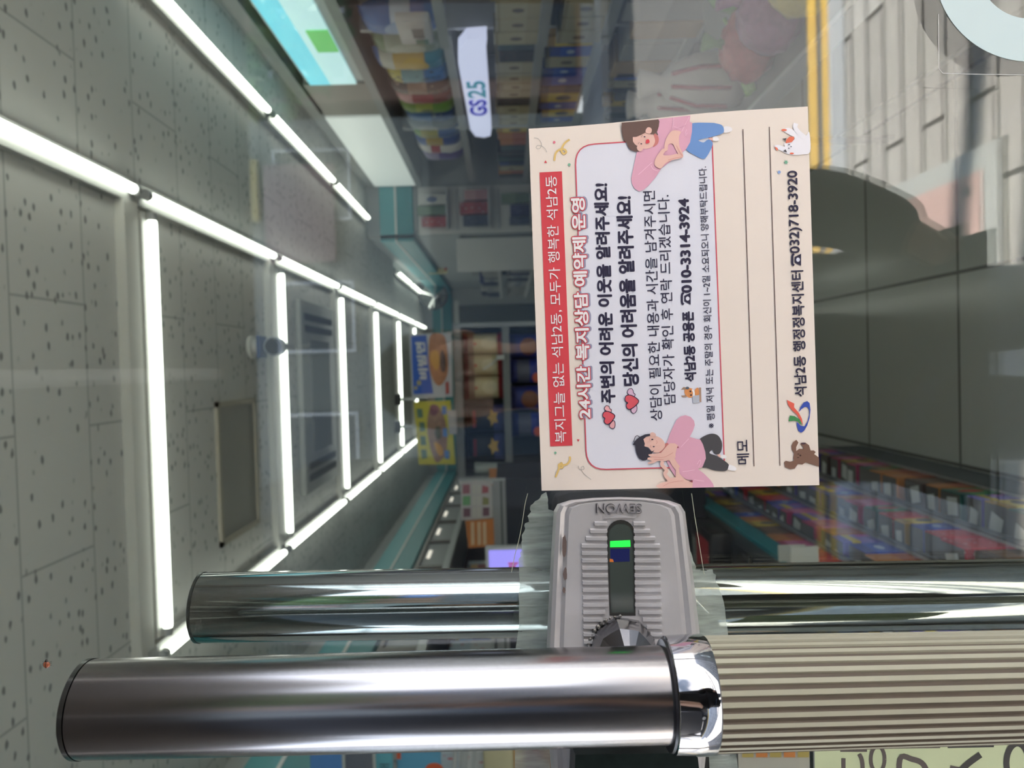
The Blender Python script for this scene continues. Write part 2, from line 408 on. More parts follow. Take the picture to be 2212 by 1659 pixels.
for k in range(7):
    y0 = 2.16 + ST * k - ST
    if k == 0: continue
    led((-0.797, y0 + .02, Z_L), (-0.797, y0 + ST - .02, Z_L), 'LED tube of the ceiling line on the counter side, %s from the door' % ORD[k - 1])
for k in range(6):
    y0 = 2.22 + ST * k
    t = led((-0.797 + .045, y0, Z_L), (0.51 - .045, y0, Z_L), 'LED tube running crosswise over the aisle, %s from the door' % ORD[k])
    box('side_rail', -0.797 + .03, 0.51 - .03, y0 - .135, y0 - .06, Z_L + .012, Z_C, M('side_rail_grey', (196, 196, 190), .5), t)
for k, (a, b_) in enumerate([(2.15, 3.40), (3.43, 4.67), (4.70, 5.84), (7.35, 8.35), (8.38, 9.4)]):
    led((1.14, a, Z_L) if k < 3 else (.92, a, Z_L), (1.14, b_, Z_L) if k < 3 else (.92, b_, Z_L), 'LED tube of the ceiling line above the right-hand shelves, %s from the door' % ORD[k])

# security camera on the ceiling
c = P(590, 748, 3.1)
t = empty('security_camera', (c.x, 3.15, Z_C), 'white ceiling security camera with round black lens beside the second crosswise tube', 'security camera')
g = G().lathe([(.045, 0), (.048, -.012), (.03, -.02), (.02, -.045)], 20, at=(c.x, 3.15, Z_C)); g.build('mount', m_white, t, smooth=.6)
G().tube([(c.x, 3.19, c.z + .005), (c.x, 3.11, c.z)], [.036, .04], 24).build('housing', M('camera_white', (180, 184, 190), .4), t, smooth=.6)
G().box(c.x - .045, c.x + .045, 3.10, 3.20, c.z + .055, c.z + .068).build('blue_band', M('blue_band', (40, 70, 120), .4), t, bevel=.003)
G().tube([(c.x, 3.112, c.z), (c.x, 3.098, c.z), (c.x, 3.092, c.z)], [.033, .033, .026], 24).build('lens', M('lens_black', (14, 16, 20), .12), t, smooth=.6)
# ceiling cassette air conditioner
yA = 4.18
t = empty('air_conditioner', (-.14, yA, Z_C), 'flat grey ceiling cassette air conditioner between crosswise tubes', 'air conditioner')
box('panel', -.62, .36, yA - .36, yA + .36, Z_C - .035, Z_C, M('ac_panel', (150, 152, 148), .5), t, bevel=.01)
g = G()
for k in range(16): g.box(-.42, .16, yA - .2 + k * .026, yA - .185 + k * .026, Z_C - .041, Z_C - .034)
g.build('intake_grille', M('ac_grille', (116, 118, 114), .5), t)
for x in (.20, .26, -.56, -.5): box('air_outlet', x, x + .034, yA - .3, yA + .3, Z_C - .039, Z_C - .034, M('ac_slot', (52, 55, 55), .5), t)
# access hatch
t = empty('ceiling_hatch', (-.36, 2.95, Z_C), 'beige framed access hatch in the ceiling between the first two crosswise tubes', 'ceiling hatch')
g = G()
for (x0, x1, y0, y1) in ((-.62, -.10, 2.74, 2.76), (-.62, -.10, 3.14, 3.16), (-.12, -.10, 2.74, 3.16), (-.62, -.60, 2.74, 3.16)): g.box(x0, x1, y0, y1, Z_C - .012, Z_C)
g.build('frame', M('hatch_frame', (176, 170, 156), .5), t); box('lid', -.60, -.12, 2.76, 3.14, Z_C - .006, Z_C, M('hatch_lid', (160, 160, 155), .6), t)

# ================================================================== PRODUCTS (one mesh of each kind, copied)
def proto_box(bev=.03):
    g = G().box(-.5, .5, -.5, .5, 0, 1); bm = bmesh.new(); vs = [bm.verts.new(p) for p in g.v]
    for q in g.f: bm.faces.new([vs[i] for i in q])
    bmesh.ops.bevel(bm, geom=list(bm.edges), offset=bev, segments=2, profile=.5, affect='EDGES')
    me = bpy.data.meshes.new('carton'); bm.to_mesh(me); bm.free(); return me
def proto_bag(seed=1):
    rnd = random.Random(seed); nx, nz = 13, 17; v = []; f = []
    for side in (-1, 1):
        for j in range(nz):
            for i in range(nx):
                u = i / (nx - 1) * 2 - 1; w = j / (nz - 1) * 2 - 1
                th = (max(0, 1 - abs(w) ** 4) ** .6) * (max(0, 1 - abs(u) ** 3.0) ** .7)
                wr = 1 + .10 * math.sin(9 * u + 4 * w + seed) * (abs(w) ** 2) + rnd.uniform(-.03, .03)
                x = u * .5 * (1 - .06 * (1 - abs(w) ** 3)); z = .5 + w * .5 + .012 * math.sin(28 * u) * (abs(w) > .97)
                v.append((x, side * (.5 * th * wr + .012), z))
    n_ = nx * nz
    for s_ in range(2):
        for j in range(nz - 1):
            for i in range(nx - 1):
                a = s_ * n_ + j * nx + i; q = [a, a + 1, a + nx + 1, a + nx]; f.append(q if s_ == 0 else q[::-1])
    ring = [i for i in range(nx)] + [j * nx + nx - 1 for j in range(1, nz)] + [(nz - 1) * nx + i for i in range(nx - 2, -1, -1)] + [j * nx for j in range(nz - 2, 0, -1)]
    for k in range(len(ring)):
        a, b_ = ring[k], ring[(k + 1) % len(ring)]; f.append([b_, a, a + n_, b_ + n_])
    me = bpy.data.meshes.new('pouch'); me.from_pydata(v, [], f); me.update()
    me.polygons.foreach_set('use_smooth', [True] * len(me.polygons)); return me
def proto_cup():
    g = G().lathe([(.36, 0), (.38, .02), (.48, .9), (.5, .92), (.5, .96), (.47, .97), (.46, 1.0)], 20)
    me = bpy.data.meshes.new('cup'); me.from_pydata([tuple(q) for q in g.v], [], g.f); me.update(); me.polygons.foreach_set('use_smooth', [True] * len(me.polygons)); me.set_sharp_from_angle(angle=.6); return me
PROTO = {'box': proto_box(), 'bag': proto_bag(1), 'bag2': proto_bag(5), 'cup': proto_cup()}
for me in PROTO.values(): me.materials.append(None)
def product(kind, name, loc, size, mat, label, cat, group=None, rz=0.0, rx=0.0):
    """a pack standing on loc; its printed face looks along local -y"""
    o = bpy.data.objects.new(name, PROTO[kind]); COL.objects.link(o)
    o.material_slots[0].link = 'OBJECT'; o.material_slots[0].material = mat
    o.location = loc; o.scale = size; o.rotation_euler = (rx, 0, rz)
    tag(o, label, cat, group); return o
def label_part(par, name, w0, w1, h0, h1, mat, y=-.52, shape='rect'):
    """a printed label that is part of a pack (local pack coordinates 0..1)"""
    if shape == 'rect': v = [(w0 - .5, y, h0), (w1 - .5, y, h0), (w1 - .5, y, h1), (w0 - .5, y, h1)]
    elif shape == 'disc': v = [((w0 + w1) / 2 - .5 + (w1 - w0) / 2 * math.cos(a * PI / 10), y, (h0 + h1) / 2 + (h1 - h0) / 2 * math.sin(a * PI / 10)) for a in range(20)]
    elif shape == 'star': v = [((w0 + w1) / 2 - .5 + (w1 - w0) / 2 * (1 if a % 2 == 0 else .55) * math.sin(a * PI / 5), y, (h0 + h1) / 2 + (h1 - h0) / 2 * (1 if a % 2 == 0 else .55) * math.cos(a * PI / 5)) for a in range(10)]
    o = mk(name, v, [list(range(len(v)))], mat); o.parent = par; return o
def top_tag(par, mat, rnd, w=.5, d=.55):
    cx = rnd.uniform(-.15, .15); cy = rnd.uniform(-.15, .1); a = rnd.uniform(-.3, .3)
    v = []
    for sx, sy in ((-1, -1), (1, -1), (1, 1), (-1, 1)):
        x, y = sx * w / 2, sy * d / 2; v.append((cx + x * math.cos(a) - y * math.sin(a), cy + x * math.sin(a) + y * math.cos(a), 1.012))
    o = mk('price_tag', v, [[0, 1, 2, 3]], mat); o.parent = par; return o

# ================================================================== THE NOTICE CARD ON THE DOOR
def ink(name, rgb, k=1.0): return M('ink_' + name, rgb, 0.55, spec=.3)
K_CREAM = M('card_cream', (235, 222, 212), 0.5, spec=.3); K_WHITE = M('card_white', (226, 226, 238), 0.5, spec=.3)
K_RED = ink('red', (214, 72, 82)); K_DARK = ink('navy', (44, 40, 66)); K_PINK = ink('pink', (224, 168, 190)); K_SKIN = ink('skin', (234, 190, 178))
K_PW = ink('paper_white', (245, 240, 242)); K_BROWN = ink('hair_brown', (108, 84, 78)); K_BLUE = ink('denim', (112, 150, 208)); K_GREY = ink('charcoal', (78, 76, 80))
K_HAIR = ink('hair_dark', (58, 56, 68)); K_LINE = ink('line', (84, 62, 58)); K_YEL = ink('curl_yellow', (226, 192, 120)); K_SAL = ink('salmon', (208, 128, 124))
K_GRN = ink('green', (120, 176, 148)); K_LG = ink('curl_grey', (150, 148, 144)); K_BEAR = ink('bear', (128, 96, 82)); K_OR = ink('orange', (234, 120, 92)); K_HRED = ink('heart', (222, 92, 104)); K_HPK = ink('heart_pink', (238, 176, 182))
K_SH = ink('shade', (150, 150, 176)); K_CW = ink('cat_white', (244, 240, 246)); K_BORD = ink('border', (208, 84, 100))
ctr = GP(1455, 645, 0)
card = empty('notice_card', ctr, 'cream printed notice card with Korean welfare text taped on the door glass beside the handle', 'notice card')
edge = [(1142, 278), (1220, 273.5), (1300, 267.5), (1375, 260), (1450, 251.5), (1525, 244), (1600, 238.5), (1745, 230), (1770, 1048), (1170, 1060)]
g = G(); fr = [GP(x, y, 5) for x, y in edge]; bk = [GP(x, y, .6) for x, y in edge]; ne = len(edge)
g.add(fr + bk, [list(range(ne)), [ne + i for i in range(ne)][::-1]] + [[i, i + ne, (i + 1) % ne + ne, (i + 1) % ne] for i in range(ne)])
g.build('paper', K_CREAM, card)
def rrect(c, r, n=6):
    out = []
    for i in range(4):
        p = Vector(c[i]); a = (Vector(c[i - 1]) - p).normalized(); b_ = (Vector(c[(i + 1) % 4]) - p).normalized(); rr = r[i]
        for k in range(n + 1):
            t = k / n; q = p + a * rr * (1 - t) ** 2 + b_ * rr * t ** 2; out.append(tuple(q))
    return out
inner = rrect([(1242, 314), (1538, 294), (1565, 1007), (1267.5, 1015)], [42, 18, 14, 42])
flat('text_panel', inner, 7, K_WHITE, card)
i0 = inner
strokes('panel_border', [[(1246, 423)] + i0[6:0:-1] + i0[0:1], ] if False else [i0[3:] + i0[:4]], 2.6, 8, K_BORD, card, smooth=False)
flat('banner', [(1165.5, 372.5), (1213.8, 370), (1236.6, 962.5), (1188.6, 964.3)], 7, K_RED, card)
text('banner_text', '복지그늘 없는 석남2동, 모두가 행복한 석남2동', ((1225, 955.5), (1199, 956.5), (1203.5, 379.5)), 9, K_PW, card, bold=.004)
TQ = ((1277, 902), (1248.5, 903), (1262.5, 428.5))
for nm, dx, bold, lay, mt in (('title_shadow', 4.0, .085, 9, K_SH), ('title_outline', 0, .085, 10, K_RED), ('title_text', 0, .030, 12, K_PW)):
    text(nm, '24시간 복지상담 예약제 운영', tuple((x + dx, y - dx * .3) for x, y in TQ), lay, mt, card, bold=bold)
text('heading_text', '주변의 어려운 이웃을 알려주세요!', ((1329, 869.5), (1299, 870), (1313, 397)), 9, K_DARK, card, bold=.036)
text('heading_text', '당신의 어려움을 알려주세요!', ((1380, 832), (1347, 833), (1364, 424.5)), 9, K_DARK, card, bold=.036)
text('body_text', '상담이 필요한 내용과 시간을 남겨주시면', ((1431, 908), (1405, 909), (1415, 412)), 9, K_DARK, card, bold=.004)
text('body_text', '담당자가 확인 후 연락 드리겠습니다.', ((1460, 872.5), (1434, 873.5), (1446, 421)), 9, K_DARK, card, bold=.004)
text('phone_text', '석남2동 공용폰', ((1504, 823), (1480, 824), (1498, 673)), 9, K_DARK, card, bold=.040)
text('phone_number', '010-3314-3924', ((1494, 631), (1473.5, 632), (1487, 429.5)), 9, K_DARK, card, bold=.040)
def phone_icon(x, y, k):
    f = lambda pts: [(x + u * k, y + v * k) for u, v in pts]
    o = flat('phone_icon', f([(6, 6), (6, -6), (10, -8), (20, -13), (20, 13), (10, 8)]), 9, K_DARK, card)
    strokes('handset', [f([(5, 12.5), (1.5, 9), (1, 0), (1.5, -9), (5, -12.5)])], 4.6 * k, 9.5, K_DARK, o); discs('dial', [(x + 13.5 * k, y, 4 * k, 4.6 * k)], 10, K_WHITE, o)
phone_icon(1472, 645, 1.0); phone_icon(1710.5, 561, 1.0)
text('small_print', '※ 평일 저녁 또는 주말의 경우 회신이 1~2일 소요되오니 양해부탁드립니다.', ((1545, 924), (1527.5, 925), (1526.5, 359.5)), 9, K_DARK, card, bold=.003)
text('memo_text', '메모', ((1619, 1002), (1592.5, 1003), (1617, 950)), 9, K_DARK, card, bold=.006)
text('centre_text', '석남2동 행정정복지센터', ((1743, 856), (1717, 857), (1735, 584)), 9, K_DARK, card, bold=.018)
text('centre_number', '032)718-3920', ((1734, 546), (1707, 547), (1728, 368.5)), 9, K_DARK, card, bold=.018)
strokes('memo_line', [[(1605, 279), (1629, 1007.5)]], 1.6, 8, K_LINE, card); strokes('memo_line', [[(1662, 274), (1685, 1006)]], 1.6, 8, K_LINE, card)
def cc(ox, oy, s): return lambda pts: [(ox + u / s, oy + v / s) for u, v in pts]
# --- the woman with a heart shaped by her hands
w = cc(1320, 240, 7.9)
wm = flat('woman_drawing', w([(812, 135), (1355, 76), (1342, 180), (1385, 200), (1380, 350), (1350, 530), (1280, 650), (1200, 720), (860, 975), (760, 1130), (640, 1270), (560, 1340), (480, 1370), (400, 1320), (355, 1235), (345, 1150), (400, 880), (440, 700), (540, 640), (700, 600), (790, 500), (800, 400), (760, 300)]), 10.5, K_PINK, card)
def sub(name, pts, lay, mt, par, cv, sm=True): return flat(name, cv(pts), lay, mt, par, sm)
sub('jeans', [(1370, 212), (1700, 200), (1800, 212), (1890, 240), (1925, 310), (1900, 380), (1720, 440), (1545, 478), (1490, 500), (1575, 535), (1640, 492), (1700, 495), (1735, 560), (1690, 680), (1620, 790), (1560, 815), (1440, 760), (1275, 650), (1340, 530), (1375, 350)], 10, K_BLUE, wm, w)
sub('shoe', [(1925, 268), (2000, 260), (2050, 280), (2070, 312), (2040, 350), (1930, 365)], 9.5, K_PW, wm, w); sub('shoe', [(1735, 440), (1800, 430), (1845, 480), (1830, 505), (1740, 502)], 9.5, K_PW, wm, w)
sub('ankle', [(1660, 460), (1735, 450), (1740, 500), (1690, 495)], 9.7, K_SKIN, wm, w, False)
sub('neck', [(730, 395), (790, 410), (815, 480), (800, 550), (760, 590), (715, 600)], 11, K_SAL, wm, w)
sub('face', [(370, 440), (430, 435), (520, 395), (590, 360), (700, 385), (745, 470), (745, 540), (700, 610), (620, 640), (540, 640), (460, 600), (400, 560), (370, 500)], 12, K_SKIN, wm, w)
sub('hair', [(181, 198), (500, 170), (808, 140), (825, 175), (815, 260), (790, 340), (740, 385), (690, 395), (640, 380), (590, 362), (520, 400), (430, 436), (370, 440), (372, 520), (410, 570), (470, 610), (520, 660), (470, 688), (400, 688), (330, 660), (285, 600), (268, 540), (225, 500), (200, 430), (178, 300)], 13, K_BROWN, wm, w, False)
sub('ear', [(588, 350), (610, 290), (650, 275), (690, 300), (692, 350), (670, 380), (630, 385)], 14, K_SKIN, wm, w); sub('ear', [(440, 610), (480, 595), (520, 620), (540, 650), (500, 685), (455, 665)], 14, K_SKIN, wm, w)
discs('eye', [(*w([(572, 438)])[0], 2.0, 1.2), (*w([(515, 558)])[0], 2.0, 1.2)], 15, K_DARK, wm)
sub('mouth', [(600, 492), (640, 482), (657, 515), (650, 540), (596, 552)], 15, K_RED, wm, w)
strokes('brow', [w([(515, 450), (525, 425), (540, 412)]), w([(462, 565), (470, 545), (488, 532)])], .6, 15, K_BROWN, wm)
sub('hand', [(1060, 330), (1190, 352), (1160, 430), (1165, 590), (1215, 700), (1230, 770), (1180, 780), (1100, 650), (1050, 560), (990, 560), (970, 600), (965, 660), (935, 680), (910, 610), (930, 500), (980, 400)], 13.5, K_SKIN, wm, w)
sub('hand', [(740, 900), (765, 800), (830, 700), (890, 640), (955, 655), (915, 700), (890, 750), (1000, 755), (1120, 730), (1175, 742), (1225, 790), (1000, 850), (910, 910), (855, 975), (790, 960)], 14.5, K_SKIN, wm, w)
strokes('finger_line', [w([(1115, 590), (1170, 690), (1215, 760)]), w([(975, 835), (1080, 805), (1210, 782)])], .7, 15.5, K_SAL, wm)
for q_ in [w([(1070, 110), (1048, 290)]), w([(1330, 100), (1205, 350)]), w([(1075, 268), (1190, 305)]), w([(700, 875), (465, 1085)]), w([(680, 925), (720, 990), (805, 1022)]), w([(1290, 310), (1265, 380), (1275, 420), (1298, 370)])]: strokes('sleeve_fold', [q_], .9, 14, ink('fold', (246, 208, 222)), wm)
# --- the man with open hands
w2 = cc(1340, 860, 7.9)
mn = flat('man_drawing', w2([(790, 770), (850, 600), (910, 470), (960, 370), (1030, 310), (1110, 292), (1200, 318), (1258, 385), (1272, 460), (1240, 560), (1185, 660), (1300, 698), (1365, 705), (1410, 790), (1450, 920), (1460, 1030), (1405, 1170), (1325, 1210), (1430, 1290), (1530, 1390), (1580, 1460), (1600, 1522), (1230, 1530), (1235, 1400), (1130, 1390), (1000, 1300), (940, 1340), (860, 1220), (785, 1070), (840, 1000)]), 10.5, K_PINK, card)
sub('trousers', [(1350, 705), (1480, 625), (1590, 608), (1680, 650), (1735, 760), (1730, 880), (1690, 950), (1640, 960), (1600, 940), (1568, 885), (1525, 940), (1650, 990), (1830, 1110), (1845, 1170), (1800, 1240), (1620, 1235), (1470, 1190), (1395, 1175), (1440, 1030), (1440, 900), (1400, 780)], 10, K_GREY, mn, w2)
sub('shoe', [(1838, 1140), (1920, 1150), (1980, 1198), (1950, 1240), (1835, 1215)], 9.5, K_PW, mn, w2); sub('shoe', [(1705, 985), (1770, 965), (1815, 1000), (1790, 1030), (1720, 1020)], 9.5, K_PW, mn, w2)
sub('ankle', [(1640, 965), (1705, 950), (1715, 1005), (1690, 1010)], 9.7, K_SKIN, mn, w2, False)
sub('neck', [(765, 775), (822, 780), (790, 850), (700, 930), (665, 915)], 11, K_SAL, mn, w2)
sub('face', [(400, 690), (450, 660), (520, 640), (620, 650), (700, 690), (755, 760), (760, 830), (700, 900), (620, 935), (540, 910), (480, 840), (410, 815)], 12, K_SKIN, mn, w2)
sub('hair', [(212, 797), (235, 750), (280, 700), (330, 660), (420, 620), (512, 608), (515, 640), (440, 660), (395, 700), (418, 780), (410, 820), (470, 845), (530, 912), (585, 890), (550, 925), (510, 1000), (440, 1060), (380, 1065), (320, 1030), (280, 950), (262, 880), (255, 805)], 13, K_HAIR, mn, w2, False)
strokes('hair_tuft', [w2([(330, 665), (290, 640), (250, 670), (228, 750)])], 1.4, 13.2, K_HAIR, mn)
sub('ear', [(508, 605), (550, 583), (600, 610), (600, 660), (520, 645)], 13.5, K_SKIN, mn, w2)
discs('eye', [(*w2([(545, 703)])[0], 2.2, 1.2), (*w2([(570, 828)])[0], 2.2, 1.2)], 15, K_DARK, mn)
strokes('brow', [w2([(510, 735), (500, 710), (505, 680)]), w2([(525, 850), (515, 825), (522, 800)]), w2([(615, 780), (632, 750), (615, 722)])], .6, 15, K_SAL, mn)
sub('hand', [(480, 960), (560, 948), (690, 935), (800, 810), (850, 770), (930, 772), (990, 812), (960, 870), (940, 960), (945, 1010), (880, 1055), (760, 1075), (640, 1072), (560, 1112), (480, 1127), (465, 1105), (540, 1072), (460, 1045), (470, 1015), (540, 1005), (485, 985)], 14.5, K_SKIN, mn, w2, False)
sub('hand', [(606, 1502), (690, 1450), (800, 1420), (850, 1362), (945, 1350), (948, 1200), (960, 1140), (1000, 1190), (1010, 1290), (1110, 1390), (1237, 1435), (1230, 1530), (660, 1538)], 14.5, K_SKIN, mn, w2, False)
strokes('thumb', [w2([(725, 1075), (712, 1140), (790, 1230), (762, 1300), (830, 1390)])], 7.5, 14, K_SKIN, mn)
strokes('wrist', [w2([(880, 1040), (930, 1130), (985, 1200)])], 12, 13.8, K_SKIN, mn)
strokes('finger_line', [w2([(575, 1045), (740, 1050)]), w2([(520, 1000), (735, 1010), (900, 930)]), w2([(730, 1505), (860, 1440), (1080, 1408)])], .6, 15.5, K_SAL, mn)
for q_ in [w2([(1170, 690), (1030, 840)]), w2([(1310, 1130), (1360, 1055), (1370, 1110), (1335, 1175)]), w2([(1060, 1258), (1270, 1225)]), w2([(1260, 1392), (1430, 1418)])]: strokes('sleeve_fold', [q_], .9, 14, MATS['ink_fold'], mn)
sub('cuff', [(965, 850), (985, 815), (1000, 850)], 15, ink('cuff', (150, 70, 84)), mn, w2, False); sub('cuff', [(1170, 1420), (1235, 1402), (1232, 1440)], 15, MATS['ink_cuff'], mn, w2, False)
# --- hearts
h = cc(1130, 740, 6.144)
def heart(big, s1, s2, pk):
    r_ = strokes('heart_drawing', [h(big + big[:1])], 1.6, 11.5, K_DARK, card); flat('heart_fill', h(big), 11, K_HRED, r_, True)
    for s_ in (s1, s2):
        flat('small_heart', h(s_), 9.5, pk, r_, True); strokes('small_heart_outline', [h(s_ + s_[:1])], 1.3, 10, K_DARK, r_)
heart([(1055, 965), (1068, 928), (1110, 912), (1160, 925), (1218, 968), (1190, 1030), (1140, 1080), (1100, 1080), (1075, 1045), (1085, 1005), (1062, 990)], [(1075, 880), (1100, 838), (1138, 845), (1150, 875), (1172, 890), (1165, 925), (1110, 912)], [(1145, 1090), (1190, 1040), (1215, 1045), (1222, 1090), (1212, 1130), (1180, 1140), (1150, 1120)], K_HPK)
heart([(1350, 750), (1362, 712), (1400, 695), (1460, 710), (1535, 772), (1490, 840), (1420, 885), (1380, 870), (1370, 825), (1388, 800), (1360, 780)], [(1380, 660), (1400, 620), (1440, 610), (1462, 640), (1465, 665), (1488, 690), (1465, 718), (1410, 700)], [(1430, 890), (1490, 835), (1510, 850), (1508, 900), (1475, 940), (1440, 925)], ink('heart_lilac', (222, 186, 212)))
# --- confetti
q1 = cc(1130, 220, 6.144)
strokes('confetti_curl', [q1([(145, 478), (200, 490), (240, 550), (232, 605), (200, 625), (172, 608), (190, 580), (240, 585), (290, 620), (315, 668)])], .8, 8, K_LG, card)
strokes('confetti_curl', [q1([(618, 500), (560, 540), (520, 600), (510, 650), (535, 688), (572, 670), (560, 640), (525, 628), (470, 642), (430, 690), (415, 780)])], 4.2, 8, K_YEL, card)
strokes('confetti_curl', [h([(620, 1512), (622, 1560), (585, 1612), (520, 1628), (480, 1615), (478, 1650), (520, 1660), (520, 1625), (505, 1600)]) + [(1207, 1014), (1200, 1031)]], 4.2, 8, K_YEL, card)
strokes('confetti_curl', [[(1249, 1006), (1252, 1014), (1261, 1014), (1260, 1007), (1255, 1012), (1262, 1024), (1277, 1036)]], .8, 8, K_LG, card)
flat('confetti_triangle', q1([(278, 810), (318, 810), (298, 775)]), 8, K_RED, card); flat('confetti_triangle', h([(712, 1285), (750, 1285), (733, 1318)]), 8, K_RED, card)
discs('confetti_dot', [(*q1([(612, 833)])[0], 3, 3)], 8, K_GRN, card); discs('confetti_dot', [(*h([(428, 1463)])[0], 2.6, 2.6)], 8, K_GRN, card)
discs('confetti_dot', [(*q1([(413, 536)])[0], 3, 3)], 8, ink('rose', (226, 120, 140)), card, n=7)
f4 = cc(1440, 220, 6.144)
flat('confetti_star', f4([(1585 + (34 if a % 2 == 0 else 16) * math.cos(a * PI / 6), 800 + (34 if a % 2 == 0 else 16) * math.sin(a * PI / 6)) for a in range(12)]), 8, K_GRN, card)
discs('confetti_dot', [(*f4([(1495, 933)])[0], 3.4, 3.4)], 8, ink('sky', (140, 165, 214)), card)
# --- cat, bear, emblem, laptop dog
ct = flat('cat_drawing', f4([(1895, 405), (1905, 660), (1800, 698), (1700, 705), (1600, 690), (1520, 648), (1450, 620), (1428, 590), (1480, 570), (1565, 595), (1560, 560), (1590, 535), (1690, 500), (1690, 470), (1640, 440), (1560, 395), (1560, 365), (1620, 345), (1700, 385), (1800, 450), (1850, 450)]), 8.5, K_CW, card, True)
strokes('tail', [f4([(1718, 285), (1708, 340), (1750, 400), (1830, 470)])], 9.5, 9, K_CW, ct)
sub('patch', [(1580, 550), (1590, 500), (1630, 462), (1692, 462), (1690, 500), (1660, 535)], 10, K_OR, ct, f4, False)
sub('ear', [(1535, 490), (1592, 480), (1575, 518)], 10.5, K_GREY, ct, f4, False); sub('ear', [(1545, 655), (1578, 630), (1600, 672)], 10.5, K_GREY, ct, f4, False)
discs('paw_pad', [(*f4([(1560, 374)])[0], 6, 2.3)], 10, K_OR, ct); sub('paw_pad', [(1430, 592), (1470, 610), (1480, 640), (1462, 645)], 10, K_OR, ct, f4, False); discs('cheek', [(*f4([(1662, 684)])[0], 4.6, 1.9)], 10, K_OR, ct)
discs('eye', [(*f4([(1625, 567)])[0], 2, .9), (*f4([(1622, 615)])[0], 2, .9), (*f4([(1652, 594)])[0], 1.2, 1.2)], 11, K_DARK, ct)
b6 = cc(1440, 820, 6.144)
br = flat('bear_drawing', b6([(1845, 1100), (2022, 1155), (2022, 1035), (1958, 988), (1978, 962), (1955, 940), (1912, 940), (1890, 870), (1840, 835), (1780, 840), (1775, 860), (1810, 890), (1815, 920), (1760, 918), (1720, 948), (1720, 895), (1750, 835), (1722, 798), (1680, 830), (1655, 880), (1660, 930), (1692, 975), (1680, 1040), (1692, 1075), (1640, 1090), (1580, 1078), (1558, 1100), (1570, 1160), (1640, 1190), (1700, 1180), (1742, 1120), (1800, 1128)]), 8.5, K_BEAR, card)
discs('eye', [(*b6([(1748, 988)])[0], 2.2, .9), (*b6([(1745, 1035)])[0], 2.2, .9), (*b6([(1775, 1007)])[0], 2, 2)], 9.5, ink('bear_dark', (70, 48, 44)), br); discs('paw_pad', [(*b6([(1815, 848)])[0], 5, 2)], 9.5, ink('bear_pad', (84, 62, 74)), br)
lg = flat('emblem', b6([(1867, 285), (1898, 312), (1910, 400), (1898, 510), (1866, 610), (1822, 682), (1782, 706), (1748, 680), (1728, 610), (1727, 560), (1745, 577), (1778, 612), (1828, 620), (1868, 560), (1892, 470), (1894, 405), (1868, 366), (1832, 364), (1788, 392), (1755, 432), (1776, 365), (1820, 303)]), 8.5, ink('emblem_blue', (60, 84, 176)), card)
flat('red_stroke', b6([(1597, 270), (1695, 318), (1692, 368), (1755, 440), (1796, 520), (1812, 610), (1785, 555), (1735, 470), (1660, 400), (1612, 335)]), 9.5, ink('emblem_red', (228, 100, 84)), lg); flat('green_stroke', b6([(1634, 476), (1700, 484), (1760, 525), (1808, 612), (1745, 556), (1695, 545), (1618, 554)]), 9.2, ink('emblem_green', (70, 140, 84)), lg)
dg_ = flat('dog_drawing', b6([(245, 130), (300, 112), (350, 128), (370, 175), (350, 225), (300, 240), (258, 212), (238, 172)]), 9, ink('dog_orange', (226, 150, 92)), card, True)
sub('ear', [(188, 135), (225, 98), (262, 105), (262, 130)], 9.5, ink('dog_ear', (170, 140, 120)), dg_, b6, False); sub('ear', [(190, 212), (258, 208), (265, 235), (215, 235)], 9.5, MATS['ink_dog_ear'], dg_, b6, False)
discs('headphone', [(*b6([(276, 112)])[0], 4, 3)], 10, ink('headphone', (92, 98, 112)), dg_); discs('eye', [(*b6([(316, 155)])[0], 2, 2), (*b6([(325, 205)])[0], 1.8, 1.8)], 11, K_DARK, dg_)
sub('muzzle', [(335, 130), (370, 150), (372, 210), (345, 225), (350, 180)], 10, K_PW, dg_, b6); sub('chest', [(375, 135), (420, 110), (432, 200), (380, 205)], 9.6, MATS['ink_dog_orange'], dg_, b6)
sub('laptop', [(345, 218), (428, 204), (438, 300), (352, 316)], 11, ink('laptop', (186, 190, 202)), dg_, b6, False); sub('table', [(430, 106), (458, 106), (462, 296), (436, 300)], 10.5, ink('table', (178, 146, 128)), dg_, b6, False)

# ================================================================== DOOR HARDWARE
m_ss = M('stainless_tube', (148, 145, 146), 0.20, 1.0, bump=0); m_ss2 = M('polished_tube', (180, 184, 184), 0.07, 1.0)
m_chr = M('chrome', (196, 196, 201), 0.05, 1.0)
def axis_tube(name, label, D, p_top, p_bot, mat, zt=1.635, zb=0.82, R=.0247, g_=None):
    """a round pull tube; p_top and p_bot are points of its axis as measured in the photograph"""
    a = P(p_top[0], p_top[1], D); b_ = P(p_bot[0], p_bot[1], D); d = (b_ - a) / (b_.z - a.z)
    at = lambda z: a + d * (z - a.z)
    t = empty(name, at(1.2), label, 'door handle', g_)
    nz = 30
    return t, at
t, at = axis_tube('door_pull', 'outer stainless door pull with ribbed beige grip in front of the glass', 0.40, (200, 1530.5), (1420, 1500.5), m_ss)
TOP = 1.6365
zc0 = P(1441, 1500, .40).z; zc1 = P(1528, 1498, .40).z
G().tube([at(z) for z in (TOP - .004, 1.5, 1.4, zc0 - .002)], .0247, 64).build('tube', m_ss, t, smooth=.8)
G().tube([at(TOP - .0035), at(TOP - .001), at(TOP)], [.0250, .0250, .0235], 64).build('end_cap', M('cap_steel', (120, 122, 122), .2, 1.0), t, smooth=.8)
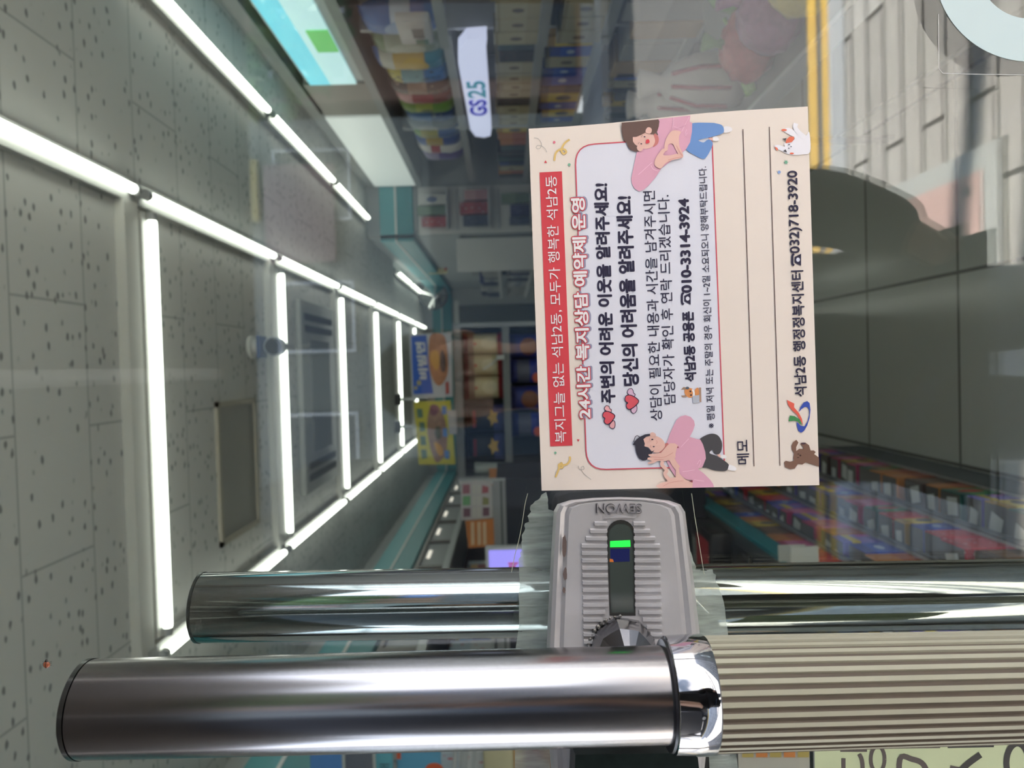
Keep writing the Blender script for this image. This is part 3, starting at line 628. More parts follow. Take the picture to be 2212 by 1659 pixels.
G().tube([at(zc0 + .0018), at(zc0 + .0012), at(zc0 - .0005), at(zc0 - .001)], [.0252, .0279, .0285, .026], 64).build('rubber_ring', M('rubber_ring', (38, 36, 40), .3), t, smooth=.8)
G().tube([at(zc0), at(zc0 - .0006), at(zc0 - .010), at(zc1 + .001), at(zc1)], [.0288, .0296, .0300, .0300, .0293], 64).build('clamp_ring', m_chr, t, smooth=.8)
NR = 34; g = G(); zs = [zc1 + .0005, zc1 - .04, zc1 - .09, zc1 - .15, zc1 - .24, .60]; rs = [.0290, .0288, .0284, .0280, .0274, .0268]
prof = []
for k in range(NR):
    for q, dr in ((0.0, -.0011), (.34, -.0011), (.44, 0.0), (.90, 0.0)): prof.append(((k + q) * 2 * PI / NR, dr))
for z, r_ in zip(zs, rs):
    c = at(z)
    g.v += [c + Vector((math.cos(a) * (r_ + dr), math.sin(a) * (r_ + dr), 0)) for a, dr in prof]
npf = len(prof)
for i in range(len(zs) - 1):
    for k in range(npf):
        g.f.append([i * npf + k, (i + 1) * npf + k, (i + 1) * npf + (k + 1) % npf, i * npf + (k + 1) % npf]); g.m.append(1 if k % 4 == 0 else (1 if k % 4 in (3,) else 0))
g.build('grip_sleeve', [M('grip_beige', (168, 164, 144), .55, noise=.08, nscale=60), M('grip_groove', (98, 86, 74), .7, noise=.2, nscale=50)], t)
t2, at2 = axis_tube('door_pull', 'inner polished door pull standing behind the glass', 0.5545, (430, 1312), (2150, 1283), m_ss2)
G().tube([at2(z) for z in (TOP - .003, 1.5, 1.4, 1.2, 0.60)], .0247, 64).build('tube', m_ss2, t2, smooth=.8)
G().tube([at2(TOP - .0028), at2(TOP - .0008), at2(TOP)], [.0250, .0250, .0235], 64).build('end_cap', MATS['cap_steel'], t2, smooth=.8)
G().tube([at2(1.29) + Vector((0, -.02, 0)), Vector((at2(1.29).x, GY + .012, 1.29))], [.011, .013], 24).build('standoff', m_chr, t2, smooth=.8)

# --- lock housing
m_sil = M('silver_paint', (192, 189, 191), 0.36, 0.25, noise=.04, nscale=200)
LK = empty('door_lock', P(1340, 1480, GY), 'silver door lock housing embossed SEWON with a dark slot, behind the outer pull', 'door lock')
D_F = GY - .024                       # front face of the housing
yc = 1497
half = [(1196, 1104), (1204, 1089), (1232, 1080), (1285, 1075), (1340, 1073.5), (1395, 1075), (1445, 1081), (1470, 1090), (1480, 1106), (1497, 1240), (1514, 1390)]
base = half + [(1522, 1497)] + [(x + (1522 - x) * 0 + 8, 2 * yc - y) for x, y in half[::-1]] + [(1180, 1497)]
left = [(1188, 1240), (1181, 1390)]
base = half + [(1524, yc)] + [(x + 14, 2 * yc - y) for x, y in half[::-1]] + [(1192, 1700), (1180, yc)] + left[::-1]
def inset(pts, f, c): return [(c[0] + (x - c[0]) * f[0], c[1] + (y - c[1]) * f[1]) for x, y in pts]
cen = (1345, yc)
rings = [(base, GY + .0, 0), (base, GY - .006, 0), (inset(base, (.985, .998), cen), GY - .015, 0), (inset(base, (.955, .995), cen), GY - .0215, 0), (inset(base, (.90, .990), cen), D_F + .0008, 0), (inset(base, (.83, .982), cen), D_F + .0022, 0), (inset(base, (.775, .978), cen), D_F, 0)]
g = G(); nb = len(base)
for pts, dep, _ in rings: g.v += [P(x, y, dep) for x, y in pts]
for i in range(len(rings) - 1):
    for k in range(nb): g.f.append([i * nb + k, i * nb + (k + 1) % nb, (i + 1) * nb + (k + 1) % nb, (i + 1) * nb + k]); g.m.append(0)
g.f.append([(len(rings) - 1) * nb + k for k in range(nb)]); g.m.append(0)
g.build('housing', m_sil, LK, smooth=.35)
def FP(x, y, layer=0): return P(x, y, D_F - EPS * layer)       # the housing's front plane
def pad(g, pts, h0, h1, pl_y=D_F):
    n_ = len(pts); b = len(g.v)
    c = (sum(p_[0] for p_ in pts) / n_, sum(p_[1] for p_ in pts) / n_)
    g.v += [P(x, y, pl_y) + Vector((0, -h0, 0)) for x, y in pts] + [P(x, y, pl_y) + Vector((0, -h1, 0)) for x, y in inset(pts, (.97, .62), c)]
    g.f += [[b + i, b + (i + 1) % n_, b + n_ + (i + 1) % n_, b + n_ + i] for i in range(n_)] + [[b + n_ + i for i in range(n_)]]; g.m += [0] * (n_ + 1)
g = G()
for k in range(17):
    y = 1131 + 15.9 * k; lf = 1255 + .35 * (k - 3) if k > 2 else 1283 - 9.5 * k; rt = 1426 + .4 * (k - 3) if k > 2 else 1394 + 11 * k
    for a, b_ in ((lf, 1312 + .3 * k), (1367 + .3 * k, rt)):
        if k > 11 and b_ < 1340: b_ -= (k - 11) * 7
        if k > 11 and a > 1340: a += (k - 11) * 8
        if b_ - a > 6: pad(g, [(a + 1, y - 5.2), (b_ - 1, y - 5.2), (b_, y), (b_ - 1, y + 5), (a + 1, y + 5), (a, y)], 0, .0016)
g.build('rib', m_sil, LK, smooth=.4)
pad(gg := G(), spline([(1303, 1121), (1325, 1115), (1340, 1113.5), (1356, 1115), (1373, 1120), (1340, 1118.5)], 4), 0, .0009); gg.build('crescent', m_sil, LK)
text('maker_name', 'SEWON', ((1384, 1090), (1384, 1107.5), (1289, 1089)), 0, M('letter_highlight', (196, 192, 194), .3, .6), LK, plane=FP, extrude=.05, edepth=.0016)  # lighter silver paints in the light on the raised letters
text('maker_name_edge', 'SEWON', ((1385.5, 1088.8), (1385.5, 1109.2), (1287.5, 1087.8)), 2, M('letter_edge_shade', (98, 94, 96), .5, .4), LK, plane=FP, bold=.02)  # dark outline paints in the shade around the raised letters
slot = [(1341 + 30 * math.cos(a), 1152 + 29 * math.sin(a)) for a in [PI + PI * k / 12 for k in range(13)]] + [(1373, 1330), (1317, 1330)]
ins = inset(slot, (.87, .93), (1343, 1235))
g = G(); ns = len(slot); g.v += [FP(x, y, 3) for x, y in slot] + [FP(x, y, 3.2) for x, y in ins]
g.f += [[i, (i + 1) % ns, ns + (i + 1) % ns, ns + i] for i in range(ns)]; g.m += [0] * ns
g.build('slot_rim', M('slot_rim', (58, 58, 56), .4, .4), LK)
flat('slot_gap_panel', ins, 2.6, M('slot_gap_dark', (70, 78, 74), .12), LK, plane=FP)  # dark panel painted in place of the see-through gap and dim interior
flat('indicator_lamp', [(1318, 1169), (1361, 1167), (1362, 1181), (1318, 1182)], 3.6, M('green_lamp', (30, 235, 60), .4, emit=1.3), LK, plane=FP)
flat('blue_plate', [(1318, 1186), (1360, 1185), (1360, 1213), (1319, 1214)], 3.4, M('blue_plate', (30, 38, 96), .3), LK, plane=FP)
flat('orange_mark', [(1317, 1207), (1324, 1208), (1326, 1214), (1317, 1214)], 3.6, M('orange_mark', (230, 130, 60), .4), LK, plane=FP)
cp = P(1345, 1404, D_F)
g = G(); prof = [(.0200, 0), (.0198, .003), (.0165, .010), (.0090, .0185), (.0085, .030)]
nfac = 9
for r_, hgt in prof:
    for k in range(nfac * 2):
        a = 2 * PI * (k + .5) / (nfac * 2); rr = r_ * (1.0 if k % 2 == 0 else .955)
        g.v.append(cp + Vector((math.cos(a) * rr, -hgt, math.sin(a) * rr)))
for i in range(len(prof) - 1):
    for k in range(nfac * 2): g.f.append([i * nfac * 2 + k, i * nfac * 2 + (k + 1) % (nfac * 2), (i + 1) * nfac * 2 + (k + 1) % (nfac * 2), (i + 1) * nfac * 2 + k]); g.m.append(0)
g.build('bolt_head', M('worn_chrome', (150, 150, 154), .16, 1.0, noise=.2, nscale=160), LK)
rnd = random.Random(3); g = G()
for k in range(22):
    a = PI * 1.02 + PI * .96 * k / 21; q = cp + Vector((-math.sin(a) * 0 + math.cos(a) * .0208, -.001, -math.sin(a) * .0208)); q = cp + Vector((math.cos(a) * .0206, -.0012, -math.sin(a) * .0206))
    g.ball(q, rnd.uniform(.0007, .0016), (1, .6, 1), 7, 5, jit=.25, rnd=rnd)
g.build('weld_spatter', M('weld_spatter', (124, 120, 116), .35, .7), LK, smooth=1)
rnd = random.Random(8)
for (x0, y0, x1, y1, w_) in ((1216, 1156, 1222, 1205, 7), (1220, 1226, 1222, 1254, 5), (1217, 1268, 1220, 1282, 4)):
    pts = []
    for k in range(14):
        a = 2 * PI * k / 14; pts.append(((x0 + x1) / 2 + math.cos(a) * w_ * rnd.uniform(.6, 1.1) / 1.0, (y0 + y1) / 2 + math.sin(a) * (y1 - y0) / 2 * rnd.uniform(.85, 1.1)))
    mk('paint_chip', [P(x, y, D_F - .0004) for x, y in pts], [list(range(14))], M('chip_brown', (104, 88, 84), .6), LK)
g = G(); c4 = [(1232, 1604), (1502, 1600), (1522, 1770), (1226, 1770)]
g.v = [P(x, y, D_F) for x, y in c4] + [P(x, y, D_F) + Vector((0, -.012, 0)) for x, y in inset(c4, (.95, .95), (1370, 1690))]
g.f = [[4, 5, 6, 7]] + [[i, (i + 1) % 4, 4 + (i + 1) % 4, 4 + i] for i in range(4)]; g.m = [0] * 5
g.build('key_cover', M('black_green_cover', (34, 44, 42), .22, .3, noise=.4, nscale=120), LK)
# --- old adhesive on the glass round the lock
rnd = random.Random(12)
def jag(a, b_, n_, amp):
    return [(a[0] + (b_[0] - a[0]) * k / n_ + rnd.uniform(-amp, amp), a[1] + (b_[1] - a[1]) * k / n_ + rnd.uniform(-amp, amp) * .6) for k in range(n_)]
m_res = film_mat('adhesive_film', (178, 188, 180), .60, .45, noise=(.22, (260, 260, 40)))
o = flat('adhesive_residue', jag((1180, 1062), (1150, 1090), 8, 3) + jag((1150, 1090), (1128, 1160), 12, 4) + jag((1128, 1160), (1122, 1215), 8, 3) + jag((1122, 1240), (1122, 1370), 6, 2) + [(1114, 1400), (1112, 1660), (1112, 1720), (1190, 1720), (1182, 1390), (1190, 1240), (1197, 1104)] + jag((1186, 1100), (1184, 1066), 5, 2), 1.0, m_res, None)
tag(o, 'cloudy torn adhesive residue on the glass just above the lock, over the inner pull', 'adhesive residue', 'adhesive residue')
o = flat('adhesive_residue', [(1479, 1106)] + jag((1492, 1190), (1505, 1230), 6, 2) + jag((1507, 1232), (1540, 1228), 9, 5) + jag((1540, 1230), (1560, 1290), 9, 3) + jag((1565, 1300), (1573, 1390), 6, 2) + [(1578, 1500), (1600, 1720), (1536, 1720), (1524, 1497), (1514, 1390), (1497, 1240)], 1.0, m_res, None)
tag(o, 'cloudy ragged adhesive residue on the glass just below the lock, over the inner pull', 'adhesive residue', 'adhesive residue')
for pts, lb in (([(1140, 1066), (1134, 1090), (1128, 1130), (1120, 1170), (1112, 1200), (1105, 1236)], 'thin loose thread of old tape on the glass above the lock'), ([(1494, 1066), (1500, 1110), (1508, 1160), (1516, 1210), (1521, 1240)], 'thin loose thread of old tape on the glass below the lock')):
    tag(G().tube([P(x, y, GY - .0012) for x, y in spline(pts, 4, False)], .00022, 6).build('tape_thread', M('thread', (190, 192, 170), .4)), lb, 'thread', 'loose threads on the glass')
# --- ladybird
lp = P(102, 1435, GY)
t = empty('ladybird', lp, 'tiny orange ladybird sitting on the glass near the top end of the outer pull', 'ladybird')
G().ball(lp + Vector((0, -.0006, 0)), .0022, (1.0, .5, .95), 16, 10).build('wing_case', M('ladybird_orange', (140, 76, 50), .3), t, smooth=3.2)
G().ball(lp + Vector((.0019, -.0006, .0001)), .0013, (.7, .5, .9), 12, 8).ball(lp + Vector((.0028, -.0005, .0001)), .0007, (.8, .6, 1), 10, 6).build('head', M('ladybird_black', (26, 22, 22), .3), t, smooth=3.2)
g = G().tube([lp + Vector((-.0019, -.0015, 0)), lp + Vector((0, -.00185, 0)), lp + Vector((.0017, -.0014, 0))], .00018, 6)
for sz in (-1, 1):
    for q in (-.0006, .0004, .0014): g.tube([lp + Vector((q, -.0002, sz * .0016)), lp + Vector((q + .0002, -.0001, sz * .0028))], .00014, 5)
g.build('leg', MATS['ladybird_black'], t)
# --- round decal on clear film, lower right
t = empty('ring_decal', GP(2222, -72, 0), 'pale cyan ring decal on a square of clear film on the door glass', 'decal')
g = G(); n_ = 96
for k in range(n_):
    a = 2 * PI * k / n_
    g.v += [GP(2224 + 206 * math.cos(a), -72 + 205 * math.sin(a), 3), GP(2224 + 112 * math.cos(a), -72 + 112 * math.sin(a), 3)]
g.f = [[2 * k, 2 * k + 1, (2 * k + 3) % (2 * n_), (2 * k + 2) % (2 * n_)] for k in range(n_)]; g.m = [0] * n_
g.build('ring', M('ring_cyan', (196, 214, 216), .5), t)
flat('clear_film', [(2036, 160), (2028, 148), (2030, -300), (2500, -310), (2500, 162)], 1.5, film_mat('clear_film', (225, 228, 230), .035, .1), t)
strokes('film_edge', [[(2027, 30), (2028, 148), (2036, 158), (2090, 160), (2212, 162)]], 1.4, 2, M('film_edge', (190, 190, 190), .2), t, smooth=False)
# --- green sticker with large letters, lower left of the door
t = empty('letter_sticker', GP(1990, 1680, 0), 'pale yellow-green sticker with large dark letters on the glass beside the grip', 'sticker')
flat('film', [(1757, 1560), (2300, 1545), (2300, 1900), (1762, 1900)], 1.2, M('sticker_green', (206, 216, 172), .5, noise=.12, nscale=25), t)
strokes('film_edge', [[(1757, 1560), (1762, 1900)]], 3, 1.6, M('sticker_edge', (110, 116, 112), .4), t)
m_let = M('letter_brown', (84, 74, 70), .5); m_blk = M('letter_black', (34, 34, 32), .5)
flat('letter_stroke', [(1815, 1596), (1873, 1596), (1873, 1624), (1815, 1624)], 2.4, m_let, t); flat('letter_stroke', [(1931, 1590), (2031, 1588), (2031, 1616), (1931, 1617)], 2.4, m_let, t)
flat('letter_stroke', [(2047, 1588), (2147, 1586), (2147, 1614), (2047, 1616)], 2.4, m_blk, t)
strokes('letter_stroke', [[(1822, 1638), (1822, 1720)]], 9, 2.4, m_let, t); strokes('letter_stroke', [[(1856, 1629), (1863, 1650), (1864, 1720)]], 9, 2.4, m_let, t)
strokes('letter_ring', [[(1896 + 15 * math.cos(a), 1640 + 28 * math.sin(a)) for a in [2 * PI * k / 24 for k in range(25)]]], 8, 2.4, m_let, t, smooth=False)
strokes('letter_stroke', [[(1944, 1720), (1944, 1640), (1970, 1640), (1995, 1652), (2010, 1690)]], 12, 2.4, m_let, t); strokes('letter_stroke', [[(2118, 1630), (2085, 1655), (2055, 1690)]], 14, 2.4, m_blk, t); strokes('letter_stroke', [[(2052, 1658), (2100, 1668)]], 10, 2.4, m_let, t)
strokes('letter_ring', [[(2198 + 24 * math.cos(a), 1648 + 42 * math.sin(a)) for a in [2 * PI * k / 28 for k in range(29)]]], 13, 2.4, m_blk, t, smooth=False)

# ================================================================== THE STREET (seen mirrored in the glass)
m_fab = M('awning_canvas', (46, 43, 40), .8, noise=.15, nscale=4)
t = empty('awning', (0, GY, 2.6), 'dark canvas awning over the shop door, stretched out above the sidewalk', 'awning')
g = G(); v = []
for x in (-4.5, 4.5):
    v += [(x, GY - .05, 2.98), (x, -1.62, 2.42), (x, -1.62, 2.24), (x, -1.60, 2.24), (x, -1.60, 2.40), (x, GY - .05, 2.95)]
g.add(v, [[0, 1, 7, 6], [1, 2, 8, 7], [2, 3, 9, 8], [3, 4, 10, 9], [4, 5, 11, 10], [5, 0, 6, 11], [0, 5, 4, 1], [1, 4, 3, 2], [6, 7, 10, 11], [7, 8, 9, 10]])
g.build('canvas', m_fab, t)
for x in (-4.3, 0.0, 4.3):
    G().tube([(x, GY - .05, 2.3), (x, -1.58, 2.36)], .018, 10).build('arm', m_grey, t)
# manhole cover
t = empty('utility_cover', (.35, -1.55, .012), 'square utility cover with pink infill and pale frame set in the sidewalk pavers', 'utility cover')
box('frame', 0.02, .60, -2.0, -1.19, 0.0, .014, M('cover_frame', (206, 204, 194), .6), t, bevel=.004)
G().box(.09, .53, -1.92, -1.27, .010, .018).build('infill', M('cover_pink', (214, 176, 164), .8, noise=.2, nscale=120), t, bevel=.012)
for x, y in ((.14, -1.33), (.48, -1.33)):
    G().lathe([(.018, .0181), (.018, .0195)], 14, at=(x, y, 0)).build('lifting_hole', m_dgrey, t)
# power cables and poles
m_cab = M('cable_black', (30, 30, 32), .6)
for k, (z, y) in enumerate(((4.6, -3.6), (5.0, -3.4), (5.4, -3.9))):
    tag(G().tube([(x, y + .10 * k + .16 * x * (1 if k % 2 else .8), z - .25 * (1 - (x / 9) ** 2)) for x in (-8.7, -6, -3, 0, 3, 6, 8.7)], .045, 8).build('power_cable', m_cab), 'thick black power cable hung over the sidewalk, %s from below' % ORD[k], 'power cable', 'overhead cables')
for x, lb in ((-8.9, 'left'), (8.9, 'right')):
    tp = empty('utility_pole', (x, -3.0, 0), 'grey concrete utility pole at the %s end of the overhead cables' % lb, 'utility pole', 'utility poles')
    G().lathe([(.16, -.1), (.12, 8.0)], 16, at=(x, -3.0 + x * .08, 0)).build('shaft', M('pole_concrete', (150, 148, 142), .8), tp, smooth=.6)
    box('crossarm', x - .05, x + .05, -4.6, -1.8, 5.5, 5.62, m_dgrey, tp)
# truck added at the kerb so its shadow darkens the left pavement
t = empty('shade_truck', (-3.4, -3.7, -.1), 'added black box truck at the kerb, shading the pavement left of the door', 'truck')
m_trk = M('truck_paint', (30, 33, 38), .45); xt = -.66
G().box(-4.7, xt, -4.75, -2.66, .55, 2.85).build('cargo_box', m_trk, t, bevel=.03)
g = G(); pr = [(-6.4, .35), (-4.8, .35), (-4.8, 2.3), (-5.6, 2.3), (-6.3, 1.35), (-6.42, 1.25)]
g.add([(x, -4.65, z) for x, z in pr] + [(x, -2.76, z) for x, z in pr], [list(range(6))[::-1], [6 + i for i in range(6)]] + [[i, (i + 1) % 6, 6 + (i + 1) % 6, 6 + i] for i in range(6)]); g.build('cab', m_trk, t, bevel=.04)
g = G().add([(-6.1, -2.75, 1.4), (-5.0, -2.75, 1.4), (-5.0, -2.75, 2.15), (-5.55, -2.75, 2.15)], [[0, 1, 2, 3]]); g.build('side_window', M('truck_window', (40, 48, 54), .1), t)
box('chassis', -6.2, xt - .1, -4.4, -3.0, .35, .55, m_black, t)
for x in (-5.7, -1.5):
    for y in (-4.55, -2.95):
        G().tube([(x, y - .12, .30), (x, y + .12, .30)], .40, 28).build('wheel', M('tyre', (32, 32, 34), .7), t, smooth=.6); G().tube([(x, y - .125, .30), (x, y + .125, .30)], .2, 20).build('hub', m_lgrey, t, smooth=.6)
for y in (-4.6, -2.8): box('tail_lamp', xt - .002, xt + .02, y - .08, y + .08, .6, .75, M('tail_red', (150, 30, 30), .3), t)
# shop buildings across the road
def building(x0, x1, h_, wall, label, sign, sign2=None, y=-12.0):
    t = empty('shop_building', ((x0 + x1) / 2, y, 0), label, 'building', 'buildings across the road')
    box('wall', x0, x1, y - 6, y, 0, h_, wall, t)
    nwin = max(2, int((x1 - x0) / 1.8))
    for fl in range(1, max(2, int(h_ / 3))):
        for k in range(nwin):
            cx = x0 + (x1 - x0) * (k + .5) / nwin
            f = box('window_frame', cx - .6, cx + .6, y, y + .06, fl * 3 + .9, fl * 3 + 2.2, m_lgrey, t)
            box('pane', cx - .54, cx + .54, y + .055, y + .07, fl * 3 + .96, fl * 3 + 2.14, M('dark_pane', (60, 70, 80), .1), f)
    box('shopfront', x0 + .3, x1 - .3, y, y + .05, .1, 2.6, MATS['dark_pane'], t)
    box('parapet', x0 - .05, x1 + .05, y - .1, y + .1, h_ - .15, h_ + .15, m_lgrey, t)
    for s_ in (sign, sign2):
        if s_:
            sx0, sx1, z0, z1, c = s_
            b_ = box('signboard', sx0, sx1, y + .06, y + .25, z0, z1, c, t, bevel=.02)
    return t
building(-9.5, -2.6, 7.2, M('brick_tan', (170, 148, 126), .8, noise=.2), 'tan shop block across the road, to the left', (-7, -4, 2.8, 3.5, M('sign_grey', (170, 176, 184), .5)))
building(-2.4, 4.2, 7.8, M('render_grey', (120, 124, 120), .8, noise=.1), 'grey shop building across the road with yellow and pink signboards', (2.5, 3.5, 5.4, 5.95, M('sign_yellow', (196, 176, 104), .5)), (1.8, 3.4, 4.15, 5.3, M('sign_pink', (150, 122, 120), .5)))
building(4.5, 13.5, 6.4, M('brick_brown', (140, 112, 96), .8, noise=.2), 'brown brick building across the road, to the right', (9, 12, 2.8, 3.5, M('sign_blue', (96, 130, 190), .5)))
def tree(x, y, h_, r_, label, seed):
    rnd = random.Random(seed); t = empty('street_tree', (x, y, 0), label, 'tree', 'street trees')
    g = G().tube([(x, y, -.1), (x + .05, y, h_ * .4), (x, y, h_ * .75)], [.13, .1, .06], 10)
    for k in range(6):
        a = rnd.uniform(0, 6.28); g.tube([(x, y, h_ * .45 + .2 * k), (x + math.cos(a) * r_ * .7, y + math.sin(a) * r_ * .7, h_ * .6 + .3 * k)], [.05, .02], 6)
    g.build('trunk', M('bark', (92, 76, 62), .9), t)
    g = G()
    for k in range(1500):
        d = Vector((rnd.gauss(0, 1), rnd.gauss(0, 1), rnd.gauss(0, 1))).normalized() * r_ * rnd.uniform(.35, 1) ** .6
        c = Vector((x, y, h_ * .78)) + Vector((d.x, d.y, d.z * .85)); u = Vector((rnd.gauss(0, 1), rnd.gauss(0, 1), rnd.gauss(0, 1))).normalized(); w_ = u.orthogonal().normalized(); l = rnd.uniform(.09, .19)
        g.add([c - u * l, c + w_ * l * .5, c + u * l, c - w_ * l * .5], [[0, 1, 2, 3]], k % 2)
    g.build('crown', [M('leaf_green', (98, 126, 66), .6), M('leaf_dark', (64, 92, 50), .6)], t)
tree(5.3, -10.2, 6.2, 1.6, 'leafy street tree across the road beside the grey building', 2)
tree(8.6, -10.2, 5.6, 1.4, 'smaller leafy tree across the road before the gap', 4)
tree(-4.4, -10.2, 5.8, 1.5, 'leafy street tree across the road before the tan block', 6)

# ================================================================== THE PHOTOGRAPHER (mirrored in the glass)
def skinned(name, V, R, Ed, mat, parent, root=0, lev=2):
    me = bpy.data.meshes.new(name); me.from_pydata(V, Ed, []); o = bpy.data.objects.new(name, me); COL.objects.link(o)
    md = o.modifiers.new('s', 'SKIN'); md.use_smooth_shade = True; sv = me.skin_vertices[0].data
    for i, r_ in enumerate(R): sv[i].radius = r_ if isinstance(r_, tuple) else (r_, r_); sv[i].use_root = (i == root)
    o.modifiers.new('b', 'SUBSURF').levels = lev
    m2 = bpy.data.meshes.new_from_object(o.evaluated_get(bpy.context.evaluated_depsgraph_get())); bpy.data.objects.remove(o)
    return link_mesh(name, m2, mat, parent, 3.2)
m_skin = M('skin', (206, 164, 140), .5); m_jac = M('dark_jacket', (38, 38, 42), .75); m_den = M('blue_jeans', (84, 98, 122), .8, noise=.15, nscale=30)
PX, PY_ = -.02, -.40
per = empty('person', (PX, PY_, 0), 'person in long dark jacket and blue jeans standing outside, holding up a phone', 'person')
V = [(PX, PY_, .82), (PX, PY_, .98), (PX, PY_, 1.16), (PX, PY_, 1.27), (PX, PY_ + .01, 1.36), (PX, PY_ + .02, 1.44), (PX, PY_ + .02, 1.52), (PX, PY_ + .015, 1.575),
     (PX - .17, PY_, 1.25), (PX - .27, PY_ + .04, 1.05), (PX - .13, PY_ + .26, 1.22), (PX - .07, PY_ + .345, 1.30),
     (PX + .17, PY_, 1.25), (PX + .285, PY_ + .02, .90), (PX + .22, PY_ + .12, .76), (PX + .17, PY_ + .15, .70),
     (PX - .09, PY_, .74), (PX - .10, PY_ + .02, .44), (PX - .10, PY_, .09), (PX - .10, PY_ + .14, .04), (PX + .09, PY_, .74), (PX + .10, PY_ + .02, .44), (PX + .10, PY_, .09), (PX + .10, PY_ + .14, .04)]
R_ = [(.13, .09), (.12, .085), (.14, .095), (.11, .08), .05, (.075, .085), (.078, .095), (.06, .07), .055, .042, .034, .028, .055, .042, .034, .028, .08, .055, .038, .035, .08, .055, .038, .035]
Ed = [(0, 1), (1, 2), (2, 3), (3, 4), (4, 5), (5, 6), (6, 7), (3, 8), (8, 9), (9, 10), (10, 11), (3, 12), (12, 13), (13, 14), (14, 15), (0, 16), (16, 17), (17, 18), (18, 19), (0, 20), (20, 21), (21, 22), (22, 23)]
skinned('body', V, R_, Ed, m_skin, per)
jv = [(PX, PY_, .68), (PX, PY_, .82), (PX, PY_, .98), (PX, PY_, 1.14), (PX, PY_, 1.27), (PX, PY_ + .005, 1.33), (PX - .175, PY_, 1.25), (PX - .275, PY_ + .04, 1.05), (PX - .15, PY_ + .235, 1.20), (PX + .175, PY_, 1.24), (PX + .255, PY_ + .01, 1.05), (PX + .285, PY_ + .04, .86), (PX + .20, PY_ + .13, .74)]
jr = [(.225, .15), (.215, .15), (.19, .14), (.185, .135), (.15, .105), (.075, .075), .082, .072, .052, .082, .078, .076, .058]
skinned('jacket', jv, jr, [(0, 1), (1, 2), (2, 3), (3, 4), (4, 5), (4, 6), (6, 7), (7, 8), (4, 9), (9, 10), (10, 11), (11, 12)], m_jac, per, 1)
tv = [(PX, PY_, .86), (PX - .09, PY_, .74), (PX - .10, PY_ + .02, .44), (PX - .10, PY_, .10), (PX + .09, PY_, .74), (PX + .10, PY_ + .02, .44), (PX + .10, PY_, .10)]
skinned('jeans', tv, [(.15, .11), .10, .075, .065, .10, .075, .065], [(0, 1), (1, 2), (2, 3), (0, 4), (4, 5), (5, 6)], m_den, per)
for s_ in (-1, 1):
    G().ball((PX + s_ * .10, PY_ + .06, .05), .11, (.45, 1.1, .45), 16, 10).build('shoe', M('shoe_dark', (50, 48, 48), .5), per, smooth=3.2)
G().ball((PX, PY_ - .012, 1.535), .112, (.80, .92, 1.0), 20, 14).build('hair', M('hair_black', (26, 22, 22), .5), per, smooth=3.2)
# face: eyes, nose, mouth, ears on the front of the head
fc = Vector((PX, PY_ + .108, 1.475))
for s_ in (-1, 1):
    G().ball(fc + Vector((s_ * .032, -.012, .03)), .011, (1.2, .6, .7), 10, 8).build('eye', M('eye_dark', (40, 30, 28), .3), per, smooth=3.2)
    G().ball(fc + Vector((s_ * .076, -.09, .015)), .026, (.35, .7, 1.1), 10, 8).build('ear', m_skin, per, smooth=3.2)
G().ball(fc + Vector((0, .004, 0)), .017, (.8, .9, 1.4), 10, 8).build('nose', m_skin, per, smooth=3.2)
G().ball(fc + Vector((0, -.008, -.042)), .02, (1.2, .4, .35), 10, 8).build('mouth', M('lips', (168, 104, 96), .5), per, smooth=3.2)
# the raised hand round the phone: palm and five fingers
hp = Vector((-.052, -.022, 1.335))
hv = [hp + Vector((-.03, -.035, -.05)), hp + Vector((-.012, -.018, -.01))]; hr = [.027, .027]; he = [(0, 1)]
for k in range(4):
    b0 = hp + Vector((-.006, -.012, -.032 + .02 * k)); i = len(hv)
    hv += [b0, b0 + Vector((.004, .016, .001)), b0 + Vector((.022, .021, .003)), b0 + Vector((.036 - .003 * abs(k - 1.5), .0205, .004))]; hr += [.0105, .009, .008, .007]; he += [(1, i), (i, i + 1), (i + 1, i + 2), (i + 2, i + 3)]
i = len(hv); hv += [hp + Vector((.0, -.022, .012)), hp + Vector((.022, -.024, .028)), hp + Vector((.042, -.022, .036))]; hr += [.0115, .0095, .0085]; he += [(1, i), (i, i + 1), (i + 1, i + 2)]
skinned('hand', [tuple(q) for q in hv], hr, he, m_skin, per, 1, 1)
tp = empty('phone', (-.02, -.016, 1.355), 'dark smartphone held up to the door glass in one hand', 'phone')
G().box(-.054, .016, -.020, -.012, 1.282, 1.427).build('case', M('phone_black', (24, 24, 28), .25), tp, bevel=.003)
G().box(-.016, .014, -.0125, -.0095, 1.394, 1.424).build('camera_bump', M('phone_bump', (34, 34, 38), .3), tp, bevel=.002)

# ================================================================== RIGHT WALL: LIT FASCIA AND SHELVES (front plane x = 1.40)
XF = 1.40
t = empty('cooler_fascia', (XF, 3.2, 2.2), 'glowing pale cyan lightbox above the right-hand shelves, nearest the door', 'lightbox', 'lightboxes above the shelves')
box('housing', XF + .01, 1.90, 2.0, 3.80, 2.055, 2.34, m_lgrey, t)
g = G().box(XF - .004, XF + .012, 2.0, 3.80, 2.225, 2.325, 0).box(XF - .004, XF + .012, 2.0, 3.80, 2.10, 2.225, 1)
g.build('lit_face', [M('lit_cyan', (110, 205, 225), .4, emit=.62), M('lit_pale', (190, 228, 232), .4, emit=.58)], t)
box('green_label', XF - .010, XF - .003, 3.19, 3.40, 2.10, 2.19, M('green_label', (120, 214, 120), .4, emit=.35), t)
o = box('fascia_panel', XF, 1.90, 3.805, 4.265, 2.06, 2.36, M('fascia_grey', (150, 146, 140), .5)); tag(o, 'plain grey fascia panel between the cyan lightbox and the white lightbox', 'fascia panel')
